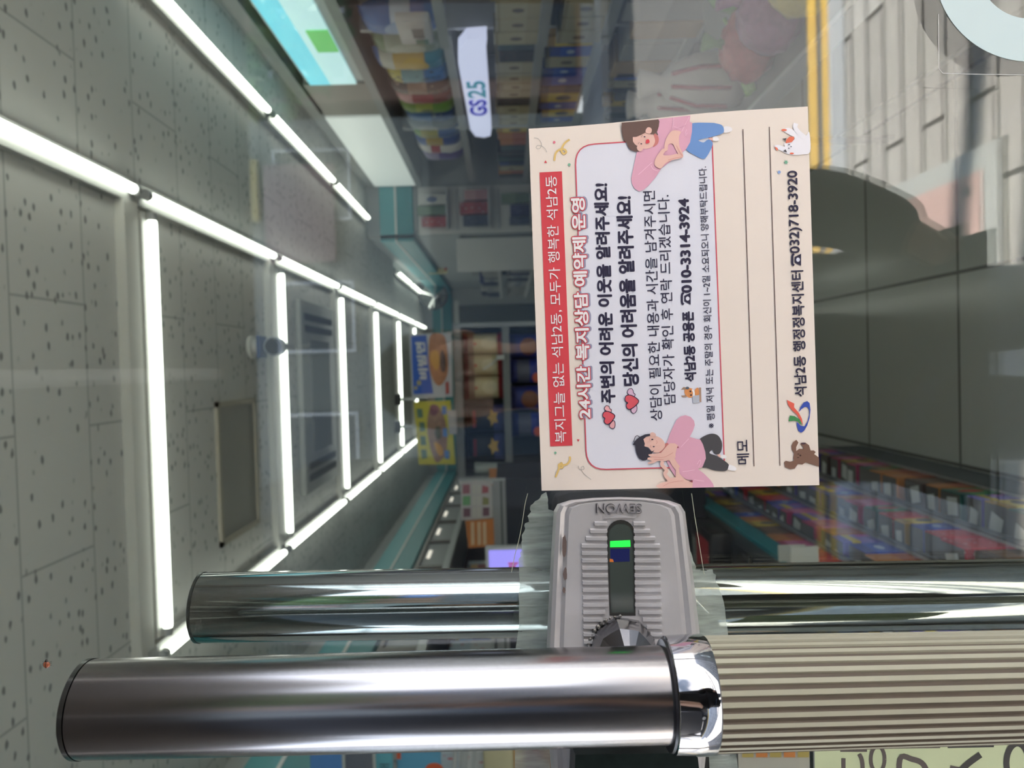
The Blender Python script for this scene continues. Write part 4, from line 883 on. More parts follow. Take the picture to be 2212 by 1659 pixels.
t = empty('cooler_fascia', (XF, 5.1, 2.2), 'off-white lightbox above the right-hand shelves, before the teal corner', 'lightbox', 'lightboxes above the shelves')
box('housing', XF + .01, 1.90, 4.27, 5.94, 2.055, 2.385, m_grey, t)
box('lit_face', XF - .004, XF + .012, 4.30, 5.92, 2.06, 2.37, M('lit_offwhite', (214, 220, 216), .4, emit=.36), t)
struct(box('trim_5', XF + .015, X_R, 2.0, Y_J, 2.39, Z_C, m_gwall))
def shelf_unit(name, label, y0, y1, levels, xf, xb, side=True):
    t = empty(name, ((xf + xb) / 2, (y0 + y1) / 2, 0), label, 'shelf unit', 'shelf units on the right')
    box('back_panel', xb - .02, xb, y0, y1, 0, 2.0, M('shelf_back', (112, 112, 108), .6), t)
    for z in levels:
        box('shelf_board', xf + .012, xb - .02, y0 + .002, y1 - .002, z - .025, z, m_lgrey, t)
        r_ = box('price_rail', xf, xf + .012, y0 + .002, y1 - .002, z - .038, z + .004, M('price_rail', (150, 152, 150), .35, .1), t)
    box('base', xf + .05, xb, y0 + .001, y1 - .001, 0, .10, m_dgrey, t)
    if side: box('upright', xf + .02, xb, y0 - .022, y0, 0, 1.98, m_lgrey, t)
    return t
LV = [.14, .57, .976, 1.236, 1.64]
shelf_unit('wall_shelf', 'grey wall shelves with snack bags and cartons below the cyan lightbox', 3.28, 4.60, LV, XF, 1.86)
shelf_unit('wall_shelf', 'grey wall shelves with cartons and pouches below the off-white lightbox', 4.63, 5.92, LV, XF, 1.86)
shelf_unit('wall_shelf', 'wider grey wall shelves nearest the door on the right-hand side', 2.15, 3.25, LV, XF - .07, 1.86)
for z in LV: pass
# ledge over the top shelf
o = box('shelf_ledge', XF - .02, XF + .2, 2.2, 5.9, 2.005, 2.05, m_grey); tag(o, 'long grey ledge running under the lightboxes above the right-hand shelves', 'ledge')
WH = (228, 228, 226); GRY = (150, 152, 150); BLK = (28, 28, 32)
def bag_row(items, y, x, z, rz, where, group, cat='snack bag'):
    for i, (kind, w_, h_, mat, what) in enumerate(items):
        y += w_ / 2
        o = product(kind, 'snack_bag' if 'bag' in kind else 'carton', (x + (.07 if 'bag' in kind else w_ * .3), y, z), (w_ * .97, .12 if 'bag' in kind else w_ * .6, h_), mat, what + ' ' + where, cat if 'bag' in kind else 'carton', group, rz)
        y += w_ / 2
        yield o
P_ = print_mat
top = [
 ('bag', .20, .32, P_('p_blue_cloud', [(0, (90, 120, 190)), (.35, (210, 220, 235)), (.6, (64, 110, 176))], ((150, 176, 214), .5, .5, .3, .2)), 'blue and white snack bag'),
 ('bag2', .19, .31, P_('p_greygreen', [(0, (140, 150, 130)), (.4, (160, 166, 150)), (.8, (110, 130, 96))], ((176, 180, 168), .5, .5, .25, .25)), 'grey-green pouch'),
 ('bag', .19, .33, P_('p_gold', [(0, (70, 130, 150)), (.3, (190, 160, 80)), (.72, (186, 186, 176)), (.9, (80, 120, 186))], ((196, 164, 62), .5, .45, .34, .2)), 'gold and grey bag with a round yellow picture'),
 ('bag2', .16, .30, P_('p_tealblue', [(0, (58, 108, 168)), (.4, (110, 160, 172)), (.75, (190, 180, 90))], None, speck=((40, 70, 80), 6, .25)), 'teal-blue bag with a yellow top'),
 ('bag', .16, .31, P_('p_brown', [(0, (96, 78, 70)), (.4, (150, 118, 100)), (.7, (70, 62, 60))], None, speck=((190, 160, 140), 7, .2)), 'brown nut pouch'),
 ('bag2', .13, .30, P_('p_maroon', [(0, (110, 52, 50)), (.35, (140, 40, 52)), (.7, (196, 150, 150))], None), 'maroon snack bag'),
 ('bag', .15, .30, P_('p_lime', [(0, (100, 140, 60)), (.4, (150, 160, 72)), (.7, (104, 132, 50))], ((60, 80, 62), .5, .5, .14, .12)), 'lime green snack bag'),
 ('bag2', .15, .29, P_('p_navyblue', [(0, (60, 80, 120)), (.5, (60, 100, 150)), (.85, (50, 90, 140))], None, speck=((150, 160, 160), 7, .2)), 'deep blue snack bag'),
 ('bag', .16, .30, P_('p_greyblue', [(0, (110, 116, 120)), (.5, (130, 140, 146))], ((170, 170, 170), .5, .6, .2, .2)), 'grey-blue pouch'),
 ('bag2', .16, .29, P_('p_yellowgreen', [(0, (44, 80, 140)), (.45, (160, 150, 60)), (.8, (120, 150, 70))], None), 'yellow-green bag with a blue foot'),
 ('bag', .16, .29, P_('p_royal', [(0, (40, 64, 130)), (.4, (170, 140, 50)), (.75, (44, 70, 140))], None), 'royal blue bag with a gold band'),
 ('bag2', .17, .29, P_('p_whitered', [(0, (200, 196, 192)), (.5, (160, 60, 64)), (.7, (210, 206, 202))], None), 'white bag with a red band'),
 ('bag', .17, .28, P_('p_violet', [(0, (90, 76, 130)), (.6, (150, 140, 170))], None), 'violet snack bag'),
]
for o in bag_row(top, 3.10, XF - .02, 1.642, -PI / 2, 'on the top right-hand shelf', 'snack bags on the top shelf'): pass
# white pack lying towards the aisle with a barcode on its back
t = empty('white_packet', (XF - .08, 3.05, 1.66), 'white packet showing a barcode and green square on its back, top right-hand shelf', 'packet')
G().box(XF - .10, XF - .06, 2.92, 3.13, 1.66, 1.79).build('packet', M('packet_white', (196, 194, 194), .4), t, bevel=.008)
g = G(); rnd = random.Random(5)
z = 1.695
for k in range(14):
    w_ = rnd.choice((.002, .003, .005)); g.box(XF - .1015, XF - .0995, 2.985 + k * .0062, 2.985 + k * .0062 + w_, 1.69, 1.735)
for q in g.f: pass
o = g.build('barcode', M('barcode_grey', (120, 122, 124), .5), t); o['kind'] = 'stuff'
G().box(XF - .1015, XF - .0995, 3.08, 3.118, 1.68, 1.73).build('green_square', M('green_square', (86, 120, 104), .5), t)
# lit shop sign GS25 on the shelf front
t = empty('shop_sign', (XF - .03, 3.9, 1.5), 'white glowing sign reading GS25 on the front of the right-hand shelves', 'sign')
prof = [(3.19, 1.448), (3.30, 1.455), (4.40, 1.452), (4.53, 1.46), (4.56, 1.50), (4.53, 1.55), (4.40, 1.572), (3.45, 1.582), (3.30, 1.572), (3.20, 1.53)]
g = G(); n_ = len(prof); g.add([(XF - .055, y, z) for y, z in prof] + [(XF - .005, y, z) for y, z in prof], [list(range(n_)), [n_ + i for i in range(n_)][::-1]] + [[i, (i + 1) % n_, n_ + (i + 1) % n_, n_ + i] for i in range(n_)])
g.build('lightbox', M('sign_glow', (206, 210, 240), .4, emit=.62), t)
text3d('sign_text', 'GS', (XF - .0565, 4.16, 1.468), (0, -1, 0), (0, 0, 1), .25, .092, M('sign_blue_ink', (58, 66, 200), .5, emit=.35), t, bold=.03)
text3d('sign_text', '25', (XF - .0565, 3.885, 1.468), (0, -1, 0), (0, 0, 1), .23, .092, M('sign_teal_ink', (40, 150, 180), .5, emit=.35), t, bold=.03)
# cartons on the lower shelves
def carton_row(z, y0, y1, h0, h1, pal, where, group, seed, x=XF + .03, wmin=.07, wmax=.14, rz=-PI / 2, ax='y', kinds=('box',), frm='from the door'):
    rnd = random.Random(seed); y = y0; used = {}
    while y < y1:
        w_ = rnd.uniform(wmin, wmax); h_ = rnd.uniform(h0, h1); nm, mt = rnd.choice(pal); kd = rnd.choice(kinds)
        used[nm] = used.get(nm, 0) + 1
        d = w_ * .7 if kd == 'box' else .09
        loc = (x + d / 2, y + w_ / 2, z + .001) if ax == 'y' else (y + w_ / 2, x + d / 2, z + .001)
        cat_ = {'box': 'carton', 'bag': 'pouch', 'bag2': 'pouch', 'cup': 'cup'}[kd]
        product(kd, {'box': 'carton', 'bag': 'food_pouch', 'bag2': 'food_pouch', 'cup': 'instant_cup'}[kd], loc, (w_ * .95, d, h_), mt, '%s %s %s %s, %s' % (ORD[min(19, used[nm] - 1)], nm, cat_, frm, where), cat_, group, rz)
        y += w_ + rnd.uniform(.002, .012)
def pal(*cs): return [(nm, P_('c_' + nm.replace(' ', '_'), st, dc, speck=sp)) for nm, st, dc, sp in cs]
DARKS = pal(('cream', [(0, (168, 156, 122)), (.3, (176, 166, 134)), (.9, (150, 140, 110))], ((90, 76, 66), .5, .5, .14, .14), None), ('black', [(0, (40, 38, 42)), (.5, (52, 50, 52)), (.8, (34, 34, 38))], None, ((150, 60, 50), 5, .14)),
            ('blue', [(0, (40, 70, 170)), (.5, (44, 84, 190)), (.75, (36, 60, 150))], ((190, 200, 220), .5, .5, .2, .1), None), ('dark teal', [(0, (28, 54, 58)), (.6, (40, 70, 70))], None, ((70, 100, 90), 5, .16)), ('brown', [(0, (92, 68, 54)), (.4, (120, 86, 60)), (.8, (80, 60, 50))], None, ((160, 130, 90), 6, .15)))
YELS = pal(('yellow', [(0, (190, 160, 50)), (.4, (214, 184, 70)), (.8, (170, 130, 40))], ((70, 60, 60), .5, .4, .3, .2), None), ('navy', [(0, (30, 40, 80)), (.6, (40, 60, 120))], None, ((120, 130, 160), 6, .14)), ('orange', [(0, (170, 90, 60)), (.5, (190, 120, 60))], None, None), ('grey', [(0, (96, 96, 96)), (.5, (120, 118, 116))], None, ((60, 60, 60), 5, .2)))
PALES = pal(('tan paper', [(0, (186, 158, 124)), (.5, (196, 168, 134)), (.9, (170, 140, 106))], None, ((150, 120, 90), 4, .2)), ('kraft', [(0, (176, 146, 108)), (.6, (190, 160, 120))], None, None), ('light grey', [(0, (166, 164, 158)), (.5, (178, 176, 170))], None, None))
MIX = pal(('white', [(0, (190, 190, 186)), (.5, (206, 206, 202))], ((110, 120, 150), .5, .5, .3, .2), None), ('dusty red', [(0, (150, 60, 62)), (.5, (170, 76, 74)), (.8, (150, 60, 62))], None, ((210, 200, 196), 5, .2)), ('slate', [(0, (66, 72, 92)), (.5, (80, 86, 104))], None, ((170, 170, 180), 6, .16)), ('dull green', [(0, (96, 116, 98)), (.5, (116, 136, 112))], None, None), ('indigo', [(0, (44, 44, 84)), (.5, (56, 58, 104))], None, ((150, 150, 180), 6, .14)), ('pinkish', [(0, (176, 130, 136)), (.5, (190, 150, 150))], None, None))
carton_row(1.236, 3.29, 4.55, .16, .19, [DARKS[0], DARKS[1], DARKS[3]], 'on the shelf under the glowing sign', 'cartons under the glowing sign', 11, wmin=.09)
carton_row(1.236, 4.66, 5.88, .16, .2, DARKS + YELS, 'on the far shelf level with the glowing sign', 'cartons level with the sign', 12)
carton_row(.976, 3.29, 4.55, .18, .22, DARKS + YELS[:1], 'on the third shelf of the near wall unit', 'cartons on the third shelf', 13)
carton_row(.976, 4.66, 5.88, .17, .22, YELS + DARKS, 'on the third shelf of the far wall unit', 'cartons on the third shelf', 14)
carton_row(.57, 3.29, 3.80, .26, .33, PALES, 'standing low near the white packet', 'cartons on the fourth shelf', 15, wmin=.12, wmax=.2)
carton_row(.57, 3.84, 4.55, .2, .3, YELS + DARKS, 'on the fourth shelf of the near wall unit', 'cartons on the fourth shelf', 16)
carton_row(.57, 4.66, 5.88, .2, .3, YELS + DARKS, 'on the fourth shelf of the far wall unit', 'cartons on the fourth shelf', 17)
carton_row(.14, 3.29, 4.55, .25, .34, PALES + YELS, 'on the bottom shelf of the near wall unit', 'cartons on the bottom shelf', 18, wmin=.12, wmax=.2)
carton_row(.14, 4.66, 5.88, .25, .34, YELS + PALES, 'on the bottom shelf of the far wall unit', 'cartons on the bottom shelf', 19, wmin=.12, wmax=.2)
carton_row(1.236, 2.75, 3.2, .17, .2, [DARKS[0]], 'on the upper wide shelf by the entrance', 'cartons on the wide shelf', 20, x=XF - .05, wmin=.1, wmax=.14)
carton_row(.976, 2.75, 3.2, .17, .2, [DARKS[0]], 'on the middle wide shelf by the entrance', 'cartons on the wide shelf', 20, x=XF - .05, wmin=.1, wmax=.14)
carton_row(.57, 2.75, 3.2, .28, .36, PALES, 'on the lower wide shelf by the entrance', 'cartons on the wide shelf', 21, x=XF - .05, wmin=.15, wmax=.22)
carton_row(.14, 2.6, 3.2, .28, .36, PALES, 'on the bottom wide shelf by the entrance', 'cartons on the wide shelf', 22, x=XF - .05, wmin=.15, wmax=.22)
# pegboard rack on the face of the corner
t = empty('pegboard_rack', (1.21, Y_J - .06, 0), 'white wire rack of hanging packs on the wall corner past the right-hand shelves', 'display rack')
box('board', X_J + .005, XF - .005, Y_J - .03, Y_J - .005, .2, 2.05, m_white, t)
for k in range(5):
    z = .55 + .32 * k
    G().tube([(X_J + .03, Y_J - .045, z + .24), (XF - .03, Y_J - .045, z + .24)], .006, 8).build('rail', m_lgrey, t)
    box('tray', X_J + .03, XF - .03, Y_J - .14, Y_J - .03, z - .012, z, m_lgrey, t)
    carton_row(z, X_J + .04, XF - .10, .14, .22, MIX, '%s tray up on the corner rack' % ORD[k], 'packs on the corner rack', 30 + k, x=Y_J - .13, wmin=.055, wmax=.10, rz=0.0, ax='x', frm='from the left')
# side shelves along the far right wall
t = empty('side_shelf', (X_J - .15, 7.2, 0), 'pale shelf run along the far right wall with a few boxes on it', 'shelf unit', 'shelf units on the right')
box('back_panel', X_J - .02, X_J - .001, 6.1, 8.6, 0, 1.75, M('side_back', (150, 152, 148), .6), t)
for z in (.3, .8, 1.18, 1.45): box('shelf_board', X_J - .28, X_J - .02, 6.1, 8.6, z - .025, z, m_white, t)
box('upright', X_J - .28, X_J - .02, 6.08, 6.1, 0, 1.77, m_white, t)
for k, z in enumerate((.8, 1.18, 1.45)): carton_row(z, 6.15, 8.5, .12, .2, MIX[:1] + MIX[2:3] + MIX[4:5] + PALES[2:], '%s board down on the pale side shelf' % ORD[2 - k], 'boxes on the side shelf', 50 + k, x=X_J - .26, wmin=.12, wmax=.22)
# hanging sign and convex mirror at the back
t = empty('hanging_sign', (.93, 8.0, 2.0), 'pale yellow sign with a red circle hanging at the far right wall', 'sign')
c0 = P(926, 592, 8.0); c1 = P(965, 532, 8.0)
box('board', c0.x, c1.x, 7.99, 8.01, c1.z, c0.z, M('sign_cream', (206, 196, 150), .5), t)
G().add([((c0.x + c1.x) / 2 + .035 * math.cos(a * PI / 10) - .02, 7.985, c0.z - .085 + .035 * math.sin(a * PI / 10)) for a in range(20)], [list(range(20))]).build('red_circle', M('sign_red', (176, 60, 62), .5), t)
box('red_bar', c0.x + .03, c0.x + .13, 7.984, 7.988, c1.z + .005, c1.z + .03, MATS['sign_red'], t)
G().tube([(.93, 8.0, c0.z), (.93, 8.0, Z_C)], .004, 8).build('hanger', m_lgrey, t)
c = P(935, 637, 9.2)
t = empty('convex_mirror', (c.x, 9.25, c.z), 'round convex security mirror high at the back of the shop', 'mirror')
g = G().ball((c.x, 9.30, c.z), .16, (1, .5, 1), 28, 16); g.build('dome', M('mirror_dome', (190, 192, 192), .05, 1.0), t, smooth=3.2)
g = G().tube([(c.x, 9.30, c.z), (c.x, 9.34, c.z)], [.172, .172], 32); g.build('rim', m_dgrey, t, smooth=.6)
G().tube([(c.x, 9.34, c.z), (c.x, 9.5, c.z + .1), (c.x, Y_B, c.z + .1)], .012, 8).build('bracket', m_dgrey, t)
struct(box('door_2', -.05, .80, Y_B - .03, Y_B, 0, 2.0, M('back_door', (96, 100, 98), .5)))
struct(box('trim_6', -.12, .87, Y_B - .02, Y_B + .02, 2.0, 2.06, m_white))

# ================================================================== CENTRE: END OF THE GONDOLA (front plane y = 4.0)
YG = 4.0
gx0 = P(1000, 1035, YG).x; gx1 = P(1000, 703, YG).x
zs_ = [P(x, 850, YG).z for x in (987, 1091, 1178)]
t = empty('gondola', ((gx0 + gx1) / 2, 5.4, 0), 'tall grey gondola with snack shelves on its end, in the middle of the aisle', 'gondola')
box('end_panel', gx0, gx1, YG + .24, YG + .28, 0, zs_[0], m_dgrey, t)
for x, nm in ((gx0, 'upright'), (gx1, 'upright')): box(nm, x - .012, x + .012, YG - .0, YG + .28, 0, zs_[0] + .01, M('upright_grey', (150, 152, 152), .4, .3), t)
for z in zs_ + [zs_[2] - .28, zs_[2] - .56]:
    box('shelf_board', gx0 + .012, gx1 - .012, YG + .008, YG + .24, z - .02, z, m_grey, t); box('price_rail', gx0 + .012, gx1 - .012, YG - .004, YG + .008, z - .03, z + .008, M('rail_grey', (128, 130, 130), .35, .2), t)
for sx in (gx0, gx1 - .03): box('side_panel', sx, sx + .03, YG + .28, 6.9, 0, 1.65, MATS['shelf_back'], t)
box('top_board', gx0, gx1, YG + .28, 6.9, 1.65, 1.68, m_lgrey, t)
struct_ = None
def yplane(y): return lambda x, yy, lay=0: P(x, yy, y - .0012 * lay)
YP = YG - .03; pp_ = yplane(YP)
def poster(label, corners, mat):
    t = empty('poster', P(sum(c[0] for c in corners) / 4, sum(c[1] for c in corners) / 4, YP), label, 'poster', 'posters on the gondola end')
    fr = [P(x, y, YP) for x, y in corners]; bk = [v + Vector((0, .006, 0)) for v in fr]
    G().add(fr + bk, [[0, 1, 2, 3], [7, 6, 5, 4]] + [[i, i + 4, (i + 1) % 4 + 4, (i + 1) % 4] for i in range(4)]).build('sheet', mat, t); return t
t = poster('blue and white food poster with white Korean lettering on the gondola end', [(884, 722), (975, 718), (978, 857), (890, 862)], M('poster_white', (186, 188, 196), .5))
flat('blue_field', [(888, 726), (921, 724), (926, 790), (936, 850), (893, 852)], 1.5, M('poster_blue', (40, 92, 190), .5), t, plane=pp_)
flat('bread_picture', [(930, 724), (955, 722), (964, 740), (968, 790), (964, 815), (952, 832), (940, 828), (930, 805), (926, 770)], 2.5, M('poster_bread', (176, 118, 84), .6, noise=.35, nscale=40), t, smooth=True, plane=pp_)
flat('filling', [(932, 760), (945, 758), (950, 780), (944, 800), (936, 792), (929, 775)], 3.5, M('poster_filling', (206, 150, 70), .6), t, smooth=True, plane=pp_)
flat('dark_filling', [(954, 756), (962, 770), (962, 800), (954, 802), (950, 780)], 3.5, M('poster_dark', (92, 74, 74), .6), t, smooth=True, plane=pp_)
flat('red_tab', [(962, 826), (969, 824), (970, 850), (963, 852)], 3.5, M('poster_red', (170, 62, 58), .5), t, plane=pp_)
text('poster_lettering', '비빔면', ((925, 818), (906, 818), (917, 740)), 3.5, M('poster_letter', (206, 206, 212), .5), t, bold=.05, plane=pp_)
discs('gold_seal', [(905, 827, 5, 6), (898, 838, 4, 4)], 3.5, M('poster_gold', (170, 160, 120), .5), t, plane=pp_)
t = poster('yellow menu poster with a long sandwich picture on the gondola end', [(893, 868), (973, 865), (984, 1003), (905, 1004)], M('poster_yellow', (196, 184, 62), .5))
for k, (x, y) in enumerate(((906, 893), (911, 922), (913, 952), (915, 981))): flat('green_panel', [(x - 6, y - 10), (x + 6, y - 10), (x + 8, y + 9), (x - 4, y + 10)], 1.5, M('poster_green', (86, 118, 96), .5), t, plane=pp_)
flat('sandwich_picture', [(930, 880), (942, 874), (952, 885), (962, 910), (966, 945), (964, 975), (955, 992), (942, 998), (930, 970), (923, 930), (924, 900)], 1.5, M('poster_sandwich', (150, 116, 98), .6, noise=.4, nscale=45), t, smooth=True, plane=pp_)
flat('olive_filling', [(943, 922), (951, 925), (952, 945), (944, 948), (939, 935)], 2.5, M('poster_olive', (92, 90, 70), .6), t, smooth=True, plane=pp_)
flat('cheese', [(938, 955), (952, 962), (958, 978), (950, 985), (942, 972)], 2.5, MATS['poster_filling'], t, smooth=True, plane=pp_)
flat('plum_badge', [(930 + 9 * 0, 876), (940, 874), (947, 884), (942, 896), (932, 896), (928, 886)], 3, M('poster_plum', (122, 72, 86), .5), t, smooth=True, plane=pp_)
for x, y in ((959, 886), (961, 934), (965, 982)): flat('blue_tab', [(x - 5, y - 9), (x + 5, y - 9), (x + 6, y + 9), (x - 4, y + 9)], 2.5, M('poster_tab', (82, 126, 190), .5), t, plane=pp_)
o = G(); a_ = [P(x, y, YP - .012) for x, y in ((966, 886), (986, 886), (987, 938), (970, 938))]; o.add(a_ + [v + Vector((0, .004, 0)) for v in a_], [[0, 1, 2, 3], [7, 6, 5, 4]] + [[i, i + 4, (i + 1) % 4 + 4, (i + 1) % 4] for i in range(4)])
tag(o.build('price_card', M('card_grey_white', (176, 172, 174), .5)), 'small white price card overlapping the yellow poster', 'price card')
for x, y, lb in ((861, 863, 'black clip above the blue poster side of the gondola end'), (861, 922, 'black clip above the yellow poster on the gondola end')):
    t = empty('poster_clip', P(x, y, YP - .02), lb, 'clip', 'black clips on the posters')
    c = P(x, y, YP - .02); d = P(x + 38, y, YP - .02)
    G().box(c.x - .03, c.x + .03, YP - .045, YP - .005, c.z - .012, c.z + .02).build('jaw', m_black, t, bevel=.006); G().tube([(c.x, YP - .02, c.z), (c.x, YP - .02, d.z)], .008, 8).build('grip', m_lgrey, t)
def end_bag(px, py, w_, h_, mat, label, kind='bag', shelf=0, yoff=.09):
    c = P(px, py, YG + yoff); return product(kind, 'snack_bag', (c.x, YG + yoff, zs_[shelf + 1] + .002), (w_, .10, h_), mat, label, 'snack bag', 'snack bags on the gondola end')
m_dump = P_('p_dumpling', [(0, (150, 34, 44)), (.16, (198, 184, 146)), (.72, (150, 120, 104)), (.86, (120, 40, 50))], ((214, 202, 168), .5, .36, .30, .18)); m_blk_ = P_('p_black', [(0, (70, 74, 124)), (.30, (24, 24, 28)), (.92, (30, 28, 32))], None)
for k, (px_, w_) in enumerate(((741, .115), (787, .12), (835, .125))):
    o = end_bag(1090, px_, w_, .215, m_dump, 'cream dumpling bag with red edges, %s from the right on the upper gondola shelf' % ORD[k], ('bag', 'bag2', 'bag')[k]); label_part(o, 'red_seal', .42, .54, .66, .72, M('seal_red', (190, 40, 50), .5), y=-.56, shape='disc')
for k, (px_, w_) in enumerate(((902, .15), (963, .15))):
    o = end_bag(1090, px_, w_, .21, m_blk_, 'black snack bag with a golden star-shaped biscuit, %s from the right on the gondola end' % ORD[k], ('bag2', 'bag')[k])
    label_part(o, 'star_biscuit', .22, .86, .16, .46, M('biscuit_gold', (196, 156, 76), .6, noise=.2, nscale=60), y=-.60, shape='star'); label_part(o, 'red_lettering', .2, .8, .74, .82, M('lettering_red', (130, 30, 46), .5), y=-.56)
m_bl1 = P_('p_bluebag', [(0, (52, 60, 150)), (.5, (60, 66, 140)), (.8, (70, 72, 130))], ((150, 96, 74), .45, .42, .34, .24)); m_bl2 = P_('p_bluebag2', [(0, (46, 60, 160)), (.4, (96, 98, 120)), (.75, (44, 50, 120))], None)
for k, (px_, mt, d_) in enumerate(((745, m_bl1, 'a brown picture'), (800, m_bl2, 'grey lettering'), (858, m_bl1, 'a brown picture'), (915, m_bl2, 'grey lettering'))):
    o = end_bag(1178, px_, .135, .185, mt, 'blue snack bag with %s, %s from the right on the lower gondola shelf' % (d_, ORD[k]), ('bag', 'bag2')[k % 2], 1)
    if k % 2: label_part(o, 'orange_flash', .05, .42, .08, .34, M('flash_orange', (220, 96, 70), .5), y=-.58, shape='disc')
for x, y, s_, lb in ((1022, 1012, .034, 'white tub at the counter end of the upper gondola shelf'),):
    c = P(x, y, YG + .06); product('cup', 'tub', (c.x, YG + .07, zs_[1] + .002), (s_ * 2, s_ * 2, .17), M('tub_white', (176, 182, 176), .4), lb, 'tub', None)
c = P(1085, 772, YG - .02); t = empty('price_holder', c, 'white plastic price holder clipped to the upper gondola shelf rail', 'price holder')
G().box(c.x - .012, c.x + .012, YG - .03, YG - .004, c.z - .01, c.z + .03).build('clip', m_white, t, bevel=.003); G().tube([(c.x, YG - .02, c.z + .02), (c.x - .03, YG - .05, c.z + .05), (c.x - .06, YG - .06, c.z + .10)], .005, 8).build('stem', m_white, t)
# orange strip sign at the gondola's counter side
c0 = P(1056, 1012, 3.6); c1 = P(1178, 1046, 3.6)
t = empty('strip_sign', (c0.x, 3.6, c0.z), 'tall orange promotional strip sign with pale lettering beside the gondola end', 'sign')
G().box(c1.x, c0.x, 3.598, 3.606, c1.z - .1, c0.z).build('board', M('strip_orange', (190, 122, 62), .5), t, bevel=.003)
for k, (f0, f1, cc_) in enumerate(((.66, .78, (214, 176, 60)), (.46, .60, (196, 150, 150)), (.18, .32, (176, 170, 166)))): box('print_block', c1.x + .01, c0.x - .01, 3.594, 3.598, c1.z + (c0.z - c1.z) * f0, c1.z + (c0.z - c1.z) * f1, M('strip_%d' % k, cc_, .5), t)
G().tube([((c0.x + c1.x) / 2, 3.6, 0), ((c0.x + c1.x) / 2, 3.6, c1.z - .1)], .01, 10).build('stand', m_grey, t); G().lathe([(.12, 0), (.12, .012), (.02, .02)], 24, at=((c0.x + c1.x) / 2, 3.6, 0)).build('foot', m_grey, t)

# ================================================================== LEFT: COUNTER, TOBACCO SHELVES, PRICE BOARDS
t = empty('counter', (-.95, 2.5, 0), 'low shop counter with a teal edge on the left behind the sweets rack', 'counter')
XC = -.50; ZC = .73
box('carcass', X_L + .01, XC - .13, 1.7, 3.4, 0, ZC - .03, m_dgrey, t); box('worktop', X_L + .01, XC - .012, 1.68, 3.42, ZC - .03, ZC, M('counter_top', (70, 72, 74), .3), t)
box('edge_trim', XC - .012, XC, 1.68, 3.42, ZC - .045, ZC + .006, M('teal_edge', (30, 120, 128), .35), t)
t = empty('tobacco_shelf', (-1.0, 3.2, 0), 'dark tobacco display unit with grey frame behind the counter', 'display unit')
ya = 2.62
box('carcass', -1.07, P(1080, 1036, ya).x, ya + .02, ya + .45, ZC + .001, P(1092, 1100, ya).z + .03, m_navy, t)
a0 = P(1064, 1038, ya); a1 = P(1096, 1200, ya)
box('frame_rail', -1.07, a0.x, ya - .01, ya + .02, a1.z, a0.z, m_grey, t); box('frame_rail', -1.07, a0.x, ya - .014, ya - .009, a1.z + .012, a1.z + .018, m_dgrey, t)
b0 = P(992, 1040, ya); box('frame_post', b0.x - .012, b0.x + .004, ya - .004, ya + .03, a1.z, b0.z, m_lgrey, t)
def board(label, corners, mat, rows, y):
    pl = yplane(y); t = empty('price_board', P(*corners[0], y), label, 'price board', 'price boards over the counter')
    fr = [P(x, yy, y) for x, yy in corners]; G().add(fr + [v + Vector((0, .008, 0)) for v in fr], [[0, 1, 2, 3], [7, 6, 5, 4]] + [[i, i + 4, (i + 1) % 4 + 4, (i + 1) % 4] for i in range(4)]).build('panel', mat, t)
    for nm, pts, mt in rows: flat(nm, pts, 1.2, mt, t, plane=pl)
yb = ya - .03
mar = M('board_maroon', (140, 86, 96), .5); marc = M('board_dark_maroon', (104, 70, 82), .5); grn = M('board_green', (96, 146, 94), .5); olv = M('board_olive', (126, 124, 70), .5); redm = M('board_red', (150, 70, 76), .5); pal_ = M('board_pale', (186, 182, 172), .5)
board('white price board with maroon and green rows above the counter', [(996, 1040), (1062, 1038), (1064, 1118), (995, 1124)], M('board_white', (178, 172, 170), .5), [
    ('row_block', [(1000, 1047), (1015, 1046), (1015, 1066), (999, 1067)], mar), ('row_block', [(1042, 1048), (1055, 1052), (1055, 1064), (1041, 1066)], redm), ('row_block', [(1000, 1072), (1016, 1071), (1016, 1091), (999, 1092)], grn), ('row_block', [(1043, 1073), (1056, 1076), (1056, 1090), (1042, 1091)], olv),
    ('row_block', [(1001, 1098), (1016, 1098), (1016, 1116), (1001, 1117)], marc), ('row_block', [(1043, 1096), (1057, 1096), (1057, 1114), (1043, 1115)], marc)] + [('row_text', [(x, y), (x + 7, y - .5), (x + 7, y + 19), (x, y + 20)], pal_) for x in (1021, 1031) for y in (1047, 1072, 1097)], yb)
o_ = M('board_orange', (184, 112, 52), .5); ol = M('board_orange_text', (206, 176, 140), .5)
board('orange notice board with rows of pale text below the white price board', [(1005, 1126), (1066, 1120), (1068, 1180), (1012, 1184)], o_, [('row_text', [(x, 1128 + (1016 - x) * 0), (x + 7, 1127), (x + 8, 1176), (x + 1, 1178)], ol) for x in (1017, 1031, 1043)], yb)
